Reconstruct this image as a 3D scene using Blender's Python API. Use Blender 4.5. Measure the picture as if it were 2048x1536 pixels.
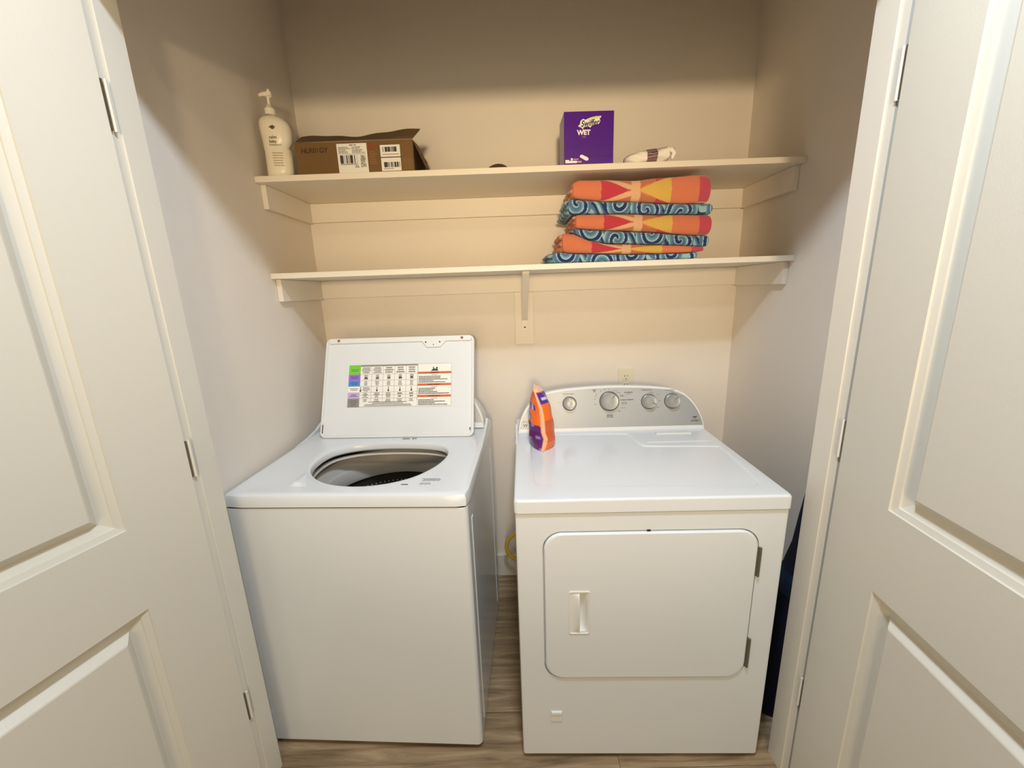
import bpy, bmesh, math, random
from mathutils import Vector, Matrix

random.seed(7)
sc = bpy.context.scene
for o in list(bpy.data.objects):
    bpy.data.objects.remove(o, do_unlink=True)
COL = sc.collection

# ------------------------------------------------------------------ camera
YAW, PITCH, ROLL, FPX = -0.0061, 0.2287, -0.0351, 798.23
cam_data = bpy.data.cameras.new('camera')
cam = bpy.data.objects.new('camera', cam_data)
COL.objects.link(cam)
fw = Vector((math.sin(YAW) * math.cos(PITCH), math.cos(YAW) * math.cos(PITCH), -math.sin(PITCH)))
rt = Vector((math.cos(YAW), -math.sin(YAW), 0))
up = rt.cross(fw)
r2 = math.cos(ROLL) * rt + math.sin(ROLL) * up
u2 = -math.sin(ROLL) * rt + math.cos(ROLL) * up
M = Matrix.Identity(4)
for i in range(3):
    M[i][0], M[i][1], M[i][2] = r2[i], u2[i], -fw[i]
    M[i][3] = (0.011, -0.9586, 1.4358)[i]
cam.matrix_world = M
cam_data.sensor_fit = 'HORIZONTAL'
cam_data.sensor_width = 36.0
cam_data.lens = 36.0 * FPX / 2048.0
cam_data.clip_start = 0.02
sc.camera = cam

# ------------------------------------------------------------------ world, lights, exposure
w = bpy.data.worlds.new('world')
sc.world = w
w.use_nodes = True
w.node_tree.nodes['Background'].inputs[0].default_value = (0.6, 0.55, 0.48, 1)
w.node_tree.nodes['Background'].inputs[1].default_value = 0.1

def area(name, loc, target, size, power, color, spread=math.pi, shape='DISK', sy=None):
    d = bpy.data.lights.new(name, 'AREA')
    d.shape = shape
    d.size = size
    if sy: d.size_y = sy
    d.energy = power
    d.color = color
    d.spread = spread
    o = bpy.data.objects.new(name, d)
    COL.objects.link(o)
    o.location = loc
    o.rotation_euler = (Vector(target) - Vector(loc)).to_track_quat('-Z', 'Y').to_euler()
    return o

# the hall's cool ceiling lamp, a warm spot lamp further back aimed at the shelves, and an unseen warm fill disc added to lift the shade
area('hall_ceiling_lamp', (0.11, -0.66, 2.58), (0.11, -0.66, 0), 0.20, 26.0, (0.71, 0.84, 1.0))
area('hall_ceiling_lamp_far', (0.1, -1.75, 2.58), (0.1, -1.75, 0), 0.25, 11.0, (1.0, 0.86, 0.68))
area('hall_spot_lamp', (0.0, -2.35, 1.60), (0.15, 0.8, 1.94), 0.22, 6.5, (1.0, 0.76, 0.47), spread=math.radians(66))
area('added_fill', (-0.3, -3.4, 0.9), (0.0, 0.8, 1.6), 1.4, 23.0, (1.0, 0.82, 0.53))

sc.view_settings.view_transform = 'Standard'
sc.view_settings.look = 'None'
sc.view_settings.gamma = 1.0
sc.view_settings.exposure = 0.0
sc.view_settings.use_curve_mapping = False

# ------------------------------------------------------------------ materials
MATS = {}
def srgb(r, g, b):
    f = lambda c: (c / 12.92 if c <= 0.04045 else ((c + 0.055) / 1.055) ** 2.4)
    return tuple(f(c / 255.0) for c in (r, g, b)) + (1.0,)

def mat(name, col, rough=0.5, metal=0.0, bump=0.0, bscale=200.0, var=0.0, vscale=6.0, coat=0.0, spec=0.5):
    if name in MATS: return MATS[name]
    m = bpy.data.materials.new(name)
    m.use_nodes = True
    nt = m.node_tree
    b = nt.nodes['Principled BSDF']
    b.inputs['Base Color'].default_value = col
    b.inputs['Roughness'].default_value = rough
    b.inputs['Metallic'].default_value = metal
    b.inputs['Coat Weight'].default_value = coat
    b.inputs['Specular IOR Level'].default_value = spec
    tc = nt.nodes.new('ShaderNodeTexCoord')
    if var > 0:
        n = nt.nodes.new('ShaderNodeTexNoise')
        n.inputs['Scale'].default_value = vscale
        n.inputs['Detail'].default_value = 4
        nt.links.new(tc.outputs['Object'], n.inputs['Vector'])
        mx = nt.nodes.new('ShaderNodeMix'); mx.data_type = 'RGBA'
        mx.inputs[6].default_value = tuple(c * (1 - var) for c in col[:3]) + (1,)
        mx.inputs[7].default_value = tuple(min(1, c * (1 + var)) for c in col[:3]) + (1,)
        nt.links.new(n.outputs['Fac'], mx.inputs[0])
        nt.links.new(mx.outputs[2], b.inputs['Base Color'])
    if bump > 0:
        n2 = nt.nodes.new('ShaderNodeTexNoise')
        n2.inputs['Scale'].default_value = bscale
        n2.inputs['Detail'].default_value = 3
        nt.links.new(tc.outputs['Object'], n2.inputs['Vector'])
        bp = nt.nodes.new('ShaderNodeBump')
        bp.inputs['Strength'].default_value = bump
        bp.inputs['Distance'].default_value = 0.002
        nt.links.new(n2.outputs['Fac'], bp.inputs['Height'])
        nt.links.new(bp.outputs['Normal'], b.inputs['Normal'])
    MATS[name] = m
    return m

def mat_attr(name, rough=0.9, bump=0.0, bscale=900.0, sheen=0.0, coat=0.0):
    """colour pattern of the thing itself, read from its own colour attribute"""
    if name in MATS: return MATS[name]
    m = mat(name, (1, 1, 1, 1), rough, bump=bump, bscale=bscale, coat=coat)
    nt = m.node_tree
    a = nt.nodes.new('ShaderNodeAttribute'); a.attribute_name = 'pattern'
    b = nt.nodes['Principled BSDF']
    nt.links.new(a.outputs['Color'], b.inputs['Base Color'])
    b.inputs['Sheen Weight'].default_value = sheen
    return m

WALL = mat('wall_paint', srgb(235, 226, 213), 0.85, bump=0.25, bscale=260)
CEIL = mat('ceiling_paint', srgb(225, 218, 206), 0.9, bump=0.2, bscale=200)
TRIM = mat('trim_paint', srgb(226, 221, 208), 0.38, bump=0.04, bscale=120)
DOORM = mat('door_paint', srgb(218, 214, 201), 0.42, bump=0.10, bscale=420)
CLEAT = mat('cleat_paint', srgb(235, 226, 212), 0.6, bump=0.08, bscale=180)
SHELF = mat('shelf_paint', srgb(234, 225, 207), 0.5, bump=0.05, bscale=150)
ENAMEL = mat('white_enamel', srgb(225, 229, 231), 0.22, bump=0.03, bscale=500, coat=0.3)
ENAMEL_SIDE = mat('white_enamel_side', srgb(205, 203, 196), 0.10, coat=0.5)
PLASTIC = mat('white_plastic', srgb(228, 229, 226), 0.35)
RINGP = mat('grey_ring_plastic', srgb(222, 219, 212), 0.42)
TUBM = mat('dark_tub', srgb(38, 34, 31), 0.4)
BASKET = mat('grey_basket', srgb(58, 53, 49), 0.4)
DOTM = mat('basket_hole_rim', srgb(205, 205, 200), 0.4)
SILVER = mat('silver_plate', srgb(170, 174, 177), 0.42, 0.35)
CHROME = mat('chrome', srgb(215, 214, 208), 0.12, 1.0)
KNOB = mat('knob_grey', srgb(158, 160, 160), 0.35, 0.3)
STEEL = mat('steel_hinge', srgb(140, 138, 128), 0.32, 0.9)
BRASS = mat('dull_hinge', srgb(120, 112, 96), 0.4, 0.8)
INK = mat('print_ink', srgb(62, 60, 60), 0.6)
INKL = mat('print_ink_light', srgb(128, 126, 122), 0.6)
BLACK = mat('black', srgb(22, 20, 19), 0.5)
GAPM = mat('dark_gap', srgb(48, 45, 40), 0.8)
GASKET = mat('rubber_feet', srgb(50, 48, 46), 0.7)
STICK = mat('sticker_white', srgb(240, 238, 230), 0.4)
CARD = mat('cardboard', srgb(116, 86, 48), 0.8, var=0.10, vscale=14, bump=0.15, bscale=90)
CARDD = mat('cardboard_flap', srgb(104, 82, 54), 0.85, var=0.12, vscale=20)
HOSE = mat('yellow_hose', srgb(222, 188, 60), 0.4)
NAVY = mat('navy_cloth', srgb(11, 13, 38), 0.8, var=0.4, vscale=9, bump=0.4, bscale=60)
TEAL = mat('teal_cloth', srgb(14, 42, 66), 0.8, bump=0.4, bscale=60)
BOTTLE = mat('bottle_plastic', srgb(247, 239, 216), 0.32)
PURPLE = mat('purple_card', srgb(78, 6, 140), 0.35, coat=0.3)
PURPLEE = mat('purple_card_edge', srgb(160, 130, 190), 0.5)
WHITE = mat('print_white', srgb(245, 242, 240), 0.5)
YELLOWP = mat('print_yellow', srgb(226, 226, 120), 0.5)
CLOTHW = mat('white_cloth', srgb(246, 240, 230), 0.9, bump=0.5, bscale=120)
BAND = mat('mauve_band', srgb(150, 122, 124), 0.7)
BROWN = mat('brown_leather', srgb(92, 66, 42), 0.6)
OUTLET = mat('outlet_plastic', srgb(232, 224, 200), 0.35)

def mat_plank():
    m = bpy.data.materials.new('vinyl_plank'); m.use_nodes = True
    nt = m.node_tree; b = nt.nodes['Principled BSDF']
    b.inputs['Roughness'].default_value = 0.42
    tc = nt.nodes.new('ShaderNodeTexCoord'); oi = nt.nodes.new('ShaderNodeObjectInfo')
    mp = nt.nodes.new('ShaderNodeMapping'); mp.inputs['Scale'].default_value = (2.2, 26, 5)
    add = nt.nodes.new('ShaderNodeVectorMath'); add.operation = 'ADD'
    sc_ = nt.nodes.new('ShaderNodeMath'); sc_.operation = 'MULTIPLY'; sc_.inputs[1].default_value = 37.0
    nt.links.new(oi.outputs['Random'], sc_.inputs[0])
    nt.links.new(tc.outputs['Object'], mp.inputs['Vector'])
    nt.links.new(mp.outputs['Vector'], add.inputs[0]); nt.links.new(sc_.outputs[0], add.inputs[1])
    n = nt.nodes.new('ShaderNodeTexNoise'); n.inputs['Scale'].default_value = 1.6
    n.inputs['Detail'].default_value = 8; n.inputs['Roughness'].default_value = 0.62; n.inputs['Distortion'].default_value = 0.5
    nt.links.new(add.outputs[0], n.inputs['Vector'])
    cr = nt.nodes.new('ShaderNodeValToRGB')
    cr.color_ramp.elements[0].position = 0.30; cr.color_ramp.elements[0].color = srgb(108, 88, 63)
    cr.color_ramp.elements[1].position = 0.72; cr.color_ramp.elements[1].color = srgb(190, 165, 130)
    e = cr.color_ramp.elements.new(0.5); e.color = srgb(152, 128, 97)
    nt.links.new(n.outputs['Fac'], cr.inputs['Fac'])
    hs = nt.nodes.new('ShaderNodeHueSaturation')
    mr = nt.nodes.new('ShaderNodeMapRange'); mr.inputs[3].default_value = 0.82; mr.inputs[4].default_value = 1.16
    nt.links.new(oi.outputs['Random'], mr.inputs[0]); nt.links.new(mr.outputs[0], hs.inputs['Value'])
    nt.links.new(cr.outputs['Color'], hs.inputs['Color']); nt.links.new(hs.outputs['Color'], b.inputs['Base Color'])
    bp = nt.nodes.new('ShaderNodeBump'); bp.inputs['Strength'].default_value = 0.15; bp.inputs['Distance'].default_value = 0.001
    nt.links.new(n.outputs['Fac'], bp.inputs['Height']); nt.links.new(bp.outputs['Normal'], b.inputs['Normal'])
    return m
PLANK = mat_plank()

# ------------------------------------------------------------------ helpers
def link(name, me, parent=None):
    o = bpy.data.objects.new(name, me)
    COL.objects.link(o)
    if parent: o.parent = parent
    return o

def wn(o):
    m = o.modifiers.new('weighted_normals', 'WEIGHTED_NORMAL')
    m.keep_sharp = True; m.weight = 100
    return o

def finish(name, bm, m, parent=None, smooth=True, ang=35):
    bmesh.ops.recalc_face_normals(bm, faces=bm.faces)
    me = bpy.data.meshes.new(name)
    bm.to_mesh(me); bm.free()
    for x in (m if isinstance(m, (list, tuple)) else [m]): me.materials.append(x)
    if smooth:
        for p in me.polygons: p.use_smooth = True
        me.set_sharp_from_angle(angle=math.radians(ang))
    return link(name, me, parent)

def pyobj(name, verts, faces, m, parent=None, smooth=True, ang=35, recalc=True, midx=None):
    me = bpy.data.meshes.new(name)
    me.from_pydata([tuple(v) for v in verts], [], faces)
    if midx:
        for p, i in zip(me.polygons, midx): p.material_index = i
    if recalc:
        bm = bmesh.new(); bm.from_mesh(me)
        bmesh.ops.recalc_face_normals(bm, faces=bm.faces)
        bm.to_mesh(me); bm.free()
    for x in (m if isinstance(m, (list, tuple)) else [m]): me.materials.append(x)
    if smooth:
        for p in me.polygons: p.use_smooth = True
        me.set_sharp_from_angle(angle=math.radians(ang))
    return link(name, me, parent)

def add_box(bm, x0, x1, y0, y1, z0, z1, r=0.0, seg=2):
    g = bmesh.ops.create_cube(bm, size=1.0)
    vs = g['verts']
    for v in vs:
        v.co = Vector(((x0 + x1) / 2 + v.co.x * (x1 - x0), (y0 + y1) / 2 + v.co.y * (y1 - y0), (z0 + z1) / 2 + v.co.z * (z1 - z0)))
    if r > 0:
        es = list({e for v in vs for e in v.link_edges})
        bmesh.ops.bevel(bm, geom=es, offset=r, segments=seg, affect='EDGES', profile=0.5)

def box(name, x0, x1, y0, y1, z0, z1, m, parent=None, r=0.0, seg=2):
    bm = bmesh.new()
    add_box(bm, x0, x1, y0, y1, z0, z1, r, seg)
    o = finish(name, bm, m, parent, smooth=r > 0)
    return wn(o) if r > 0 else o

def boxes(name, lst, m, parent=None, r=0.0):
    bm = bmesh.new()
    for b in lst: add_box(bm, *b, r=r)
    o = finish(name, bm, m, parent, smooth=r > 0)
    return wn(o) if r > 0 else o

def tag(o, label=None, cat=None, group=None, kind=None):
    if label: o['label'] = label
    if cat: o['category'] = cat
    if group: o['group'] = group
    if kind: o['kind'] = kind
    return o

def empty(name, loc=(0, 0, 0), rz=0.0):
    o = bpy.data.objects.new(name, None)
    o.empty_display_size = 0.05
    COL.objects.link(o)
    o.location = loc; o.rotation_euler = (0, 0, rz)
    return o

def rrect(x0, x1, y0, y1, r, n=8):
    """rounded rectangle loop, counter-clockwise"""
    pts = []
    for cx, cy, a0 in ((x1 - r, y1 - r, 0), (x0 + r, y1 - r, 90), (x0 + r, y0 + r, 180), (x1 - r, y0 + r, 270)):
        for k in range(n + 1):
            a = math.radians(a0 + 90 * k / n)
            pts.append((cx + r * math.cos(a), cy + r * math.sin(a)))
    return pts

def loops_mesh(loops, cap0=False, cap1=False):
    """skin a list of equally long 3-D loops"""
    n = len(loops[0]); V = []; F = []
    for L in loops: V += [tuple(p) for p in L]
    for i in range(len(loops) - 1):
        for k in range(n):
            a, b = i * n + k, i * n + (k + 1) % n
            F.append((a, b, b + n, a + n))
    if cap0: F.append(tuple(range(n))[::-1])
    if cap1: F.append(tuple(range((len(loops) - 1) * n, len(loops) * n)))
    return V, F

def lathe(name, prof, m, parent=None, n=32, c=(0, 0, 0), axis='z', ang=35, midx=None, sx=1, sy=1):
    V, F = [], []
    for (r, h) in prof:
        for k in range(n):
            a = 2 * math.pi * k / n
            x, y = r * math.cos(a) * sx, r * math.sin(a) * sy
            V.append((c[0] + x, c[1] + y, c[2] + h) if axis == 'z' else (c[0] + x, c[1] - h, c[2] + y))
    for i in range(len(prof) - 1):
        for k in range(n):
            a, b = i * n + k, i * n + (k + 1) % n
            F.append((a, b, b + n, a + n))
    return pyobj(name, V, F, m, parent, ang=ang)

def tube_pts(path, r, n=10, closed=False):
    V, F = [], []
    P = [Vector(p) for p in path]
    up0 = Vector((0.13, 0.21, 0.97)).normalized()
    for i, p in enumerate(P):
        t = (P[min(i + 1, len(P) - 1)] - P[max(i - 1, 0)]).normalized()
        a = t.cross(up0)
        if a.length < 1e-4: a = t.cross(Vector((1, 0, 0)))
        a.normalize(); b = t.cross(a)
        rr = r[i] if isinstance(r, (list, tuple)) else r
        for k in range(n):
            q = 2 * math.pi * k / n
            V.append(p + rr * (math.cos(q) * a + math.sin(q) * b))
    for i in range(len(P) - 1):
        for k in range(n):
            A, B = i * n + k, i * n + (k + 1) % n
            F.append((A, B, B + n, A + n))
    F.append(tuple(range(n))[::-1]); F.append(tuple(range((len(P) - 1) * n, len(P) * n)))
    return V, F

def tube(name, path, r, m, parent=None, n=10):
    V, F = tube_pts(path, r, n)
    return pyobj(name, V, F, m, parent, ang=50)

def fill_holes(bm, outer, holes, zfun):
    """flat face with holes; outer and holes are 2-D loops, zfun maps (a,b) to 3-D. returns vert loops"""
    allv, edges = [], []
    for L in [outer] + holes:
        vs = [bm.verts.new(zfun(*p)) for p in L]
        allv.append(vs)
        for i in range(len(vs)): edges.append(bm.edges.new((vs[i], vs[(i + 1) % len(vs)])))
    bmesh.ops.triangle_fill(bm, use_beauty=True, use_dissolve=False, edges=edges)
    return allv

def bridge(bm, A, B):
    n = len(A)
    for i in range(n):
        bm.faces.new((A[i], A[(i + 1) % n], B[(i + 1) % n], B[i]))

def text_mesh(name, body, size, m, parent, mtx, shear=0.0, bold=0.0, align='CENTER', wx=1.0):
    cu = bpy.data.curves.new('lettering', 'FONT')
    cu.body = body; cu.size = size; cu.shear = shear; cu.offset = bold
    cu.align_x = align; cu.align_y = 'CENTER'; cu.resolution_u = 3; cu.extrude = 0.0002
    t = bpy.data.objects.new('lettering', cu); COL.objects.link(t)
    dg = bpy.context.evaluated_depsgraph_get()
    me = bpy.data.meshes.new_from_object(t.evaluated_get(dg))
    bpy.data.objects.remove(t, do_unlink=True)
    me.transform(Matrix.Diagonal((wx, 1, 1, 1)))
    me.transform(mtx)
    me.materials.clear(); me.materials.append(m)
    me.name = name
    return link(name, me, parent)

def facing(loc, lean=0.0, rz=0.0, roll=0.0):
    """matrix that stands lettering upright, reading from -y"""
    return Matrix.Translation(loc) @ Matrix.Rotation(rz, 4, 'Z') @ Matrix.Rotation(math.pi / 2 - lean, 4, 'X') @ Matrix.Rotation(roll, 4, 'Z')

def print_quads(name, rects, mtx, mats, parent, th=0.0002):
    """flat print: rects = (x0,x1,y0,y1,mat index, layer)"""
    V, F, I = [], [], []
    for (x0, x1, y0, y1, mi, lay) in rects:
        b = len(V); z = th * (1 + lay)
        for p in ((x0, y0), (x1, y0), (x1, y1), (x0, y1)): V.append(mtx @ Vector((p[0], p[1], z)))
        F.append((b, b + 1, b + 2, b + 3)); I.append(mi)
    return pyobj(name, V, F, mats, parent, smooth=False, recalc=False, midx=I)

def set_pattern(o, fun):
    """per-corner colour of the thing's own pattern, fun(vertex index) -> srgb 0..255"""
    me = o.data
    at = me.color_attributes.new('pattern', 'FLOAT_COLOR', 'POINT')
    for i in range(len(me.vertices)):
        at.data[i].color = fun(i)

# ------------------------------------------------------------------ the setting
XL, XR, YB = -0.830, 1.000, 0.845      # closet side walls and back wall
JL, JR = -0.763, 0.768                 # jamb faces of the 60-inch opening
YF = -0.078                            # hall face of the front wall
HEAD = 2.035
TOP = 2.60
HX0, HX1, HY = -3.0, 3.0, -5.2

floor = tag(box('floor', HX0 - .1, HX1 + .1, HY - .1, YB + .1, -0.06, -0.004, GAPM), 'brown wood-look plank floor', kind='structure')
row = 0
y = 0.144 - 0.18 * 30
while y < YB:
    x = -0.72 - random.uniform(0.0, 0.35) - 1.22 * 3 if y > -0.6 else HX0 - random.uniform(0.1, 1.1)
    while x < HX1:
        a, b = max(x, HX0), min(x + 1.22, HX1)
        y0, y1 = max(y, HY), min(y + 0.18, YB)
        inside = True
        if y0 > -0.02:                      # inside the closet only
            a, b = max(a, XL - .02), min(b, XR + .02)
            inside = b - a > 0.02
        if inside and b - a > 0.02 and y1 - y0 > 0.01:
            o = box('floor_plank', a + .0006, b - .0006, y0 + .0006, y1 - .0006, -0.012, 0.0, PLANK, floor, r=0.0)
        x += 1.22
    y += 0.18; row += 1

tag(box('wall_back', XL - .1, XR + .1, YB, YB + .1, 0, TOP, WALL), 'beige back wall of the laundry closet', kind='structure')
tag(box('wall_left', XL - .1, XL, -0.0005, YB, 0, TOP, WALL), 'beige left side wall of the closet beside the washer', kind='structure')
tag(box('wall_right', XR, XR + .1, -0.0005, YB, 0, TOP, WALL), 'beige right side wall of the closet beside the dryer', kind='structure')
tag(boxes('wall_front', [(HX0, JL - .022, YF, -0.0006, 0, TOP), (JR + .022, HX1, YF, -0.0006, 0, TOP), (JL - .022, JR + .022, YF, -0.0006, HEAD + .022, TOP)], WALL),
    'painted wall around the closet door opening', kind='structure')
tag(box('ceiling', HX0 - .1, HX1 + .1, HY - .1, YB + .1, TOP, TOP + .08, CEIL), 'off-white ceiling', kind='structure')
tag(box('wall_hall_left', HX0 - .1, HX0, HY, YF, 0, TOP, WALL), 'beige hall wall on the left', kind='structure')
tag(box('wall_hall_right', HX1, HX1 + .1, HY, YF, 0, TOP, WALL), 'beige hall wall on the right', kind='structure')
tag(box('wall_hall_rear', HX0, HX1, HY - .1, HY, 0, TOP, WALL), 'beige hall wall facing the closet', kind='structure')

def baseboard(name, path_boxes, lab):
    tag(boxes(name, path_boxes, TRIM, r=0.003), lab, kind='structure')
baseboard('baseboard_back', [(XL + .014, XR - .014, YB - .013, YB - .0003, 0.0005, 0.122)], 'white baseboard along the closet back wall')
baseboard('baseboard_left', [(XL + .0003, XL + .013, 0.02, YB - .0005, 0.0005, 0.122)], 'white baseboard along the closet left wall')
baseboard('baseboard_right', [(XR - .013, XR - .0003, 0.02, YB - .0005, 0.0005, 0.122)], 'white baseboard along the closet right wall')

# door frame: jambs with stops
tag(boxes('trim_1', [(JL - .022, JL - .004, YF, 0.0, 0.0005, HEAD + .02), (JL - .0041, JL, -0.058, 0.0, 0.0005, HEAD + .02)], TRIM, r=0.0010),
    'white painted door jamb on the washer side', kind='structure')
tag(boxes('trim_2', [(JR + .004, JR + .022, YF, 0.0, 0.0005, HEAD + .02), (JR, JR + .0041, -0.058, 0.0, 0.0005, HEAD + .02)], TRIM, r=0.0010),
    'white painted door jamb on the dryer side', kind='structure')
tag(boxes('trim_3', [(JL, JR, YF, 0.0, HEAD + .007, HEAD + .021), (JL, JR, -0.058, 0.0, HEAD, HEAD + .0069)], TRIM, r=0.0015),
    'white painted head jamb above the closet opening', kind='structure')

def door(name, hinge, ang, side, label):
    """moulded two-panel door, visible face at local y = 0 (towards +y*side)"""
    W, Z0, Z1, T = 0.755, 0.012, 2.028, 0.044
    prof = [(0, 0), (.001, -.0040), (.0125, -.0075), (.0135, -.0110), (.0285, -.0185), (.0325, -.0185), (.0470, -.0030), (.050, -.0015)]
    xs = [0, .145, W - .145, W]; zs = [Z0, .25, .790, .980, 1.885, Z1]
    V, F = [], []
    def q(pts):
        b = len(V); V.extend(pts); F.append(tuple(range(b, b + len(pts))))
    for face in (0, 1):
        yy = (lambda h: h) if face == 0 else (lambda h: -T - h)
        for i in range(3):
            for j in range(5):
                if i == 1 and j in (1, 3):
                    x0, x1, z0, z1 = xs[1], xs[2], zs[j], zs[j + 1]
                    R = [[(x0 + d, yy(h), z0 + d), (x1 - d, yy(h), z0 + d), (x1 - d, yy(h), z1 - d), (x0 + d, yy(h), z1 - d)] for d, h in prof]
                    for a, b in zip(R, R[1:]):
                        for k in range(4): q([a[k], a[(k + 1) % 4], b[(k + 1) % 4], b[k]])
                    q(R[-1])
                else:
                    q([(xs[i], yy(0), zs[j]), (xs[i + 1], yy(0), zs[j]), (xs[i + 1], yy(0), zs[j + 1]), (xs[i], yy(0), zs[j + 1])])
    for j in range(5):
        for X in (0, W): q([(X, 0, zs[j]), (X, 0, zs[j + 1]), (X, -T, zs[j + 1]), (X, -T, zs[j])])
    for i in range(3):
        for Zz in (Z0, Z1): q([(xs[i], 0, Zz), (xs[i + 1], 0, Zz), (xs[i + 1], -T, Zz), (xs[i], -T, Zz)])
    V = [(a, b * side, c) for a, b, c in V]
    me = bpy.data.meshes.new(name); me.from_pydata(V, [], F)
    bm = bmesh.new(); bm.from_mesh(me)
    bmesh.ops.remove_doubles(bm, verts=bm.verts, dist=1e-5)
    bmesh.ops.recalc_face_normals(bm, faces=bm.faces)
    bm.to_mesh(me); bm.free()
    me.materials.append(DOORM)
    for p in me.polygons: p.use_smooth = True
    me.set_sharp_from_angle(angle=math.radians(18))
    o = link(name, me)
    o.location = (hinge[0], hinge[1], 0)
    # local +x runs along the door away from the hinge
    d = Vector((math.sin(ang), -math.cos(ang), 0))
    o.rotation_euler = (0, 0, math.atan2(d.y, d.x))
    tag(o, label, kind='structure')
    for z in (.335, 1.075, 1.815):
        h = lathe('hinge', [(0.0001, -.046), (.0030, -.046), (.0030, .046), (.0001, .046)], TRIM, o, n=10, c=(-0.0090, 0.0 * side, z), ang=40)
        bm = bmesh.new()
        add_box(bm, -0.0042 if side > 0 else -0.0030, -0.0002, min(.0006 * side, -.030 * side), max(.0006 * side, -.030 * side), z - .045, z + .045)
        finish('hinge_leaf', bm, BRASS, h, smooth=False)
    return o
door('door_1', (JL, -0.0817), math.radians(-15.3), 1, 'white two-panel closet door swung open on the left')
door('door_2', (JR, -0.090), math.radians(-5.2), -1, 'white two-panel closet door swung open on the right')

# ------------------------------------------------------------------ shelves
S1, S2, SY = 1.8357, 1.5242, 0.4885
def shelf(name, z, label, bracket):
    t = empty(name, (0, 0, z)); tag(t, label, 'shelf', 'painted closet shelves')
    g = .0006
    box('shelf_board', XL + g, XR - g, SY, YB - g, -0.019, 0, SHELF, t, r=0.0015)
    CH = 0.074
    box('cleat', XL + g, XR - g, YB - .0185, YB - g, -0.0195 - CH, -0.0195, CLEAT, t, r=0.0015)
    box('cleat', XL + g, XL + .0185, SY + .028, YB - .019, -0.0195 - CH - .004, -0.0195, CLEAT, t, r=0.0015)
    box('cleat', XR - .0185, XR - g, SY + .028, YB - .019, -0.0195 - CH - .004, -0.0195, CLEAT, t, r=0.0015)
    if bracket:
        pl = box('bracket_plate', .024, .106, YB - .0183, YB - g, 1.203 - z, -0.0197 - CH, CLEAT, t, r=0.0015)
        br = boxes('bracket', [(.0535, .0785, .535, YB - .0190, -.0235, -.0197), (.0535, .0785, YB - .0225, YB - .0187, 1.262 - z, -.0197)], SHELF, t, r=0.0008)
        # curved brace from the shelf front down to the wall arm
        P0, P1, P2 = Vector((.066, .545, -.024)), Vector((.066, .68, -.10)), Vector((.066, YB - .0225, 1.312 - z))
        V, F = [], []
        N = 14
        for i in range(N + 1):
            s = i / N
            p = (1 - s) ** 2 * P0 + 2 * s * (1 - s) * P1 + s * s * P2
            tt = (2 * (1 - s) * (P1 - P0) + 2 * s * (P2 - P1)).normalized()
            nn = Vector((0, -tt.z, tt.y)) * .0045
            for sx in (-.0125, .0125):
                for sg in (-1, 1): V.append(p + Vector((sx, 0, 0)) + nn * sg)
        for i in range(N):
            b = 4 * i
            for a, c in ((0, 1), (1, 3), (3, 2), (2, 0)): F.append((b + a, b + c, b + 4 + c, b + 4 + a))
        F += [(0, 1, 3, 2), (4 * N, 4 * N + 1, 4 * N + 3, 4 * N + 2)]
        pyobj('brace', V, F, SHELF, br)
        lathe('screw', [(.0001, .0012), (.0038, .0008), (.0038, -.001)], BLACK, br, n=12, c=(.066, YB - .0226, 1.278 - z), axis='y')
    return t
shelf('closet_shelf', S1, 'white upper shelf carrying the carton and purple box', False)
shelf('closet_shelf', S2, 'white lower shelf carrying the folded towels, with a wall bracket', True)

# ------------------------------------------------------------------ appliance pieces
def console_outline(W, zb, H):
    k = W / 0.727
    pts = [(0.0, zb), (0.004, zb + .035), (0.014, zb + .068), (0.031, zb + .103), (0.055, zb + .136), (0.083, zb + .158),
           (0.125, zb + .174), (0.20, zb + .184), (0.29, zb + .189), (0.3635, zb + .191)]
    L = [(a * k, zb + (b - zb) * H / .191) for a, b in pts]
    Rr = [(W - a, b) for a, b in reversed(L[:-1])]
    return L + Rr          # open at the bottom, from left base over the top to right base

def smooth_line(L, n=3):
    """chaikin"""
    for _ in range(n):
        Q = [L[0]]
        for a, b in zip(L, L[1:]):
            Q += [(a[0] * .75 + b[0] * .25, a[1] * .75 + b[1] * .25), (a[0] * .25 + b[0] * .75, a[1] * .25 + b[1] * .75)]
        L = Q + [L[-1]]
    return L

LEAN = 0.24
def make_console(parent, u0, W, v0, zb, H, depth):
    O = smooth_line(console_outline(W, zb, H), 2)
    cx, cz = W / 2, zb + .06
    def ins(d, zmin):
        out = []
        for (a, b) in O:
            # pull towards the middle by d on each side
            sa = cx + (a - cx) * (1 - d / (W / 2)); sb = zb + (b - zb) * (1 - d / H)
            out.append((sa, max(sb, zmin)))
        return out
    P = lambda L, off: [(u0 + a, v0 + LEAN * (b - zb) + off, b) for a, b in L]
    R0 = P(O, .009); R1 = P(ins(.0015, 0), .0025); R2 = P(ins(.0035, 0), .0); R3 = P(ins(.0070, zb + .019), .0)
    back = [(u0 + W / 2 + (a - W / 2) * .985, v0 + depth, zb + (b - zb) * .80) for a, b in O]
    n = len(O)
    V, F = loops_mesh([back, R0, R1, R2, R3], cap0=True, cap1=True)
    con = wn(pyobj('console', V, F, PLASTIC, parent, ang=30))
    R4 = P(ins(.0075, zb + .021), -.0008); R5 = P(ins(.0075, zb + .021), .004)
    V, F = loops_mesh([R5, R4], cap0=True, cap1=True)
    pyobj('face_plate', V, F, SILVER, con, smooth=False)
    return con

# ------------------------------------------------------------------ washing machine
WW, WD = 0.686, 0.665
wm = empty('washing_machine', (-0.8142, 0.0632, 0), -0.0529)
tag(wm, 'white top-load washing machine with its lid standing open', 'washing machine')
ZT, ZS = 0.905, 0.866
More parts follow.
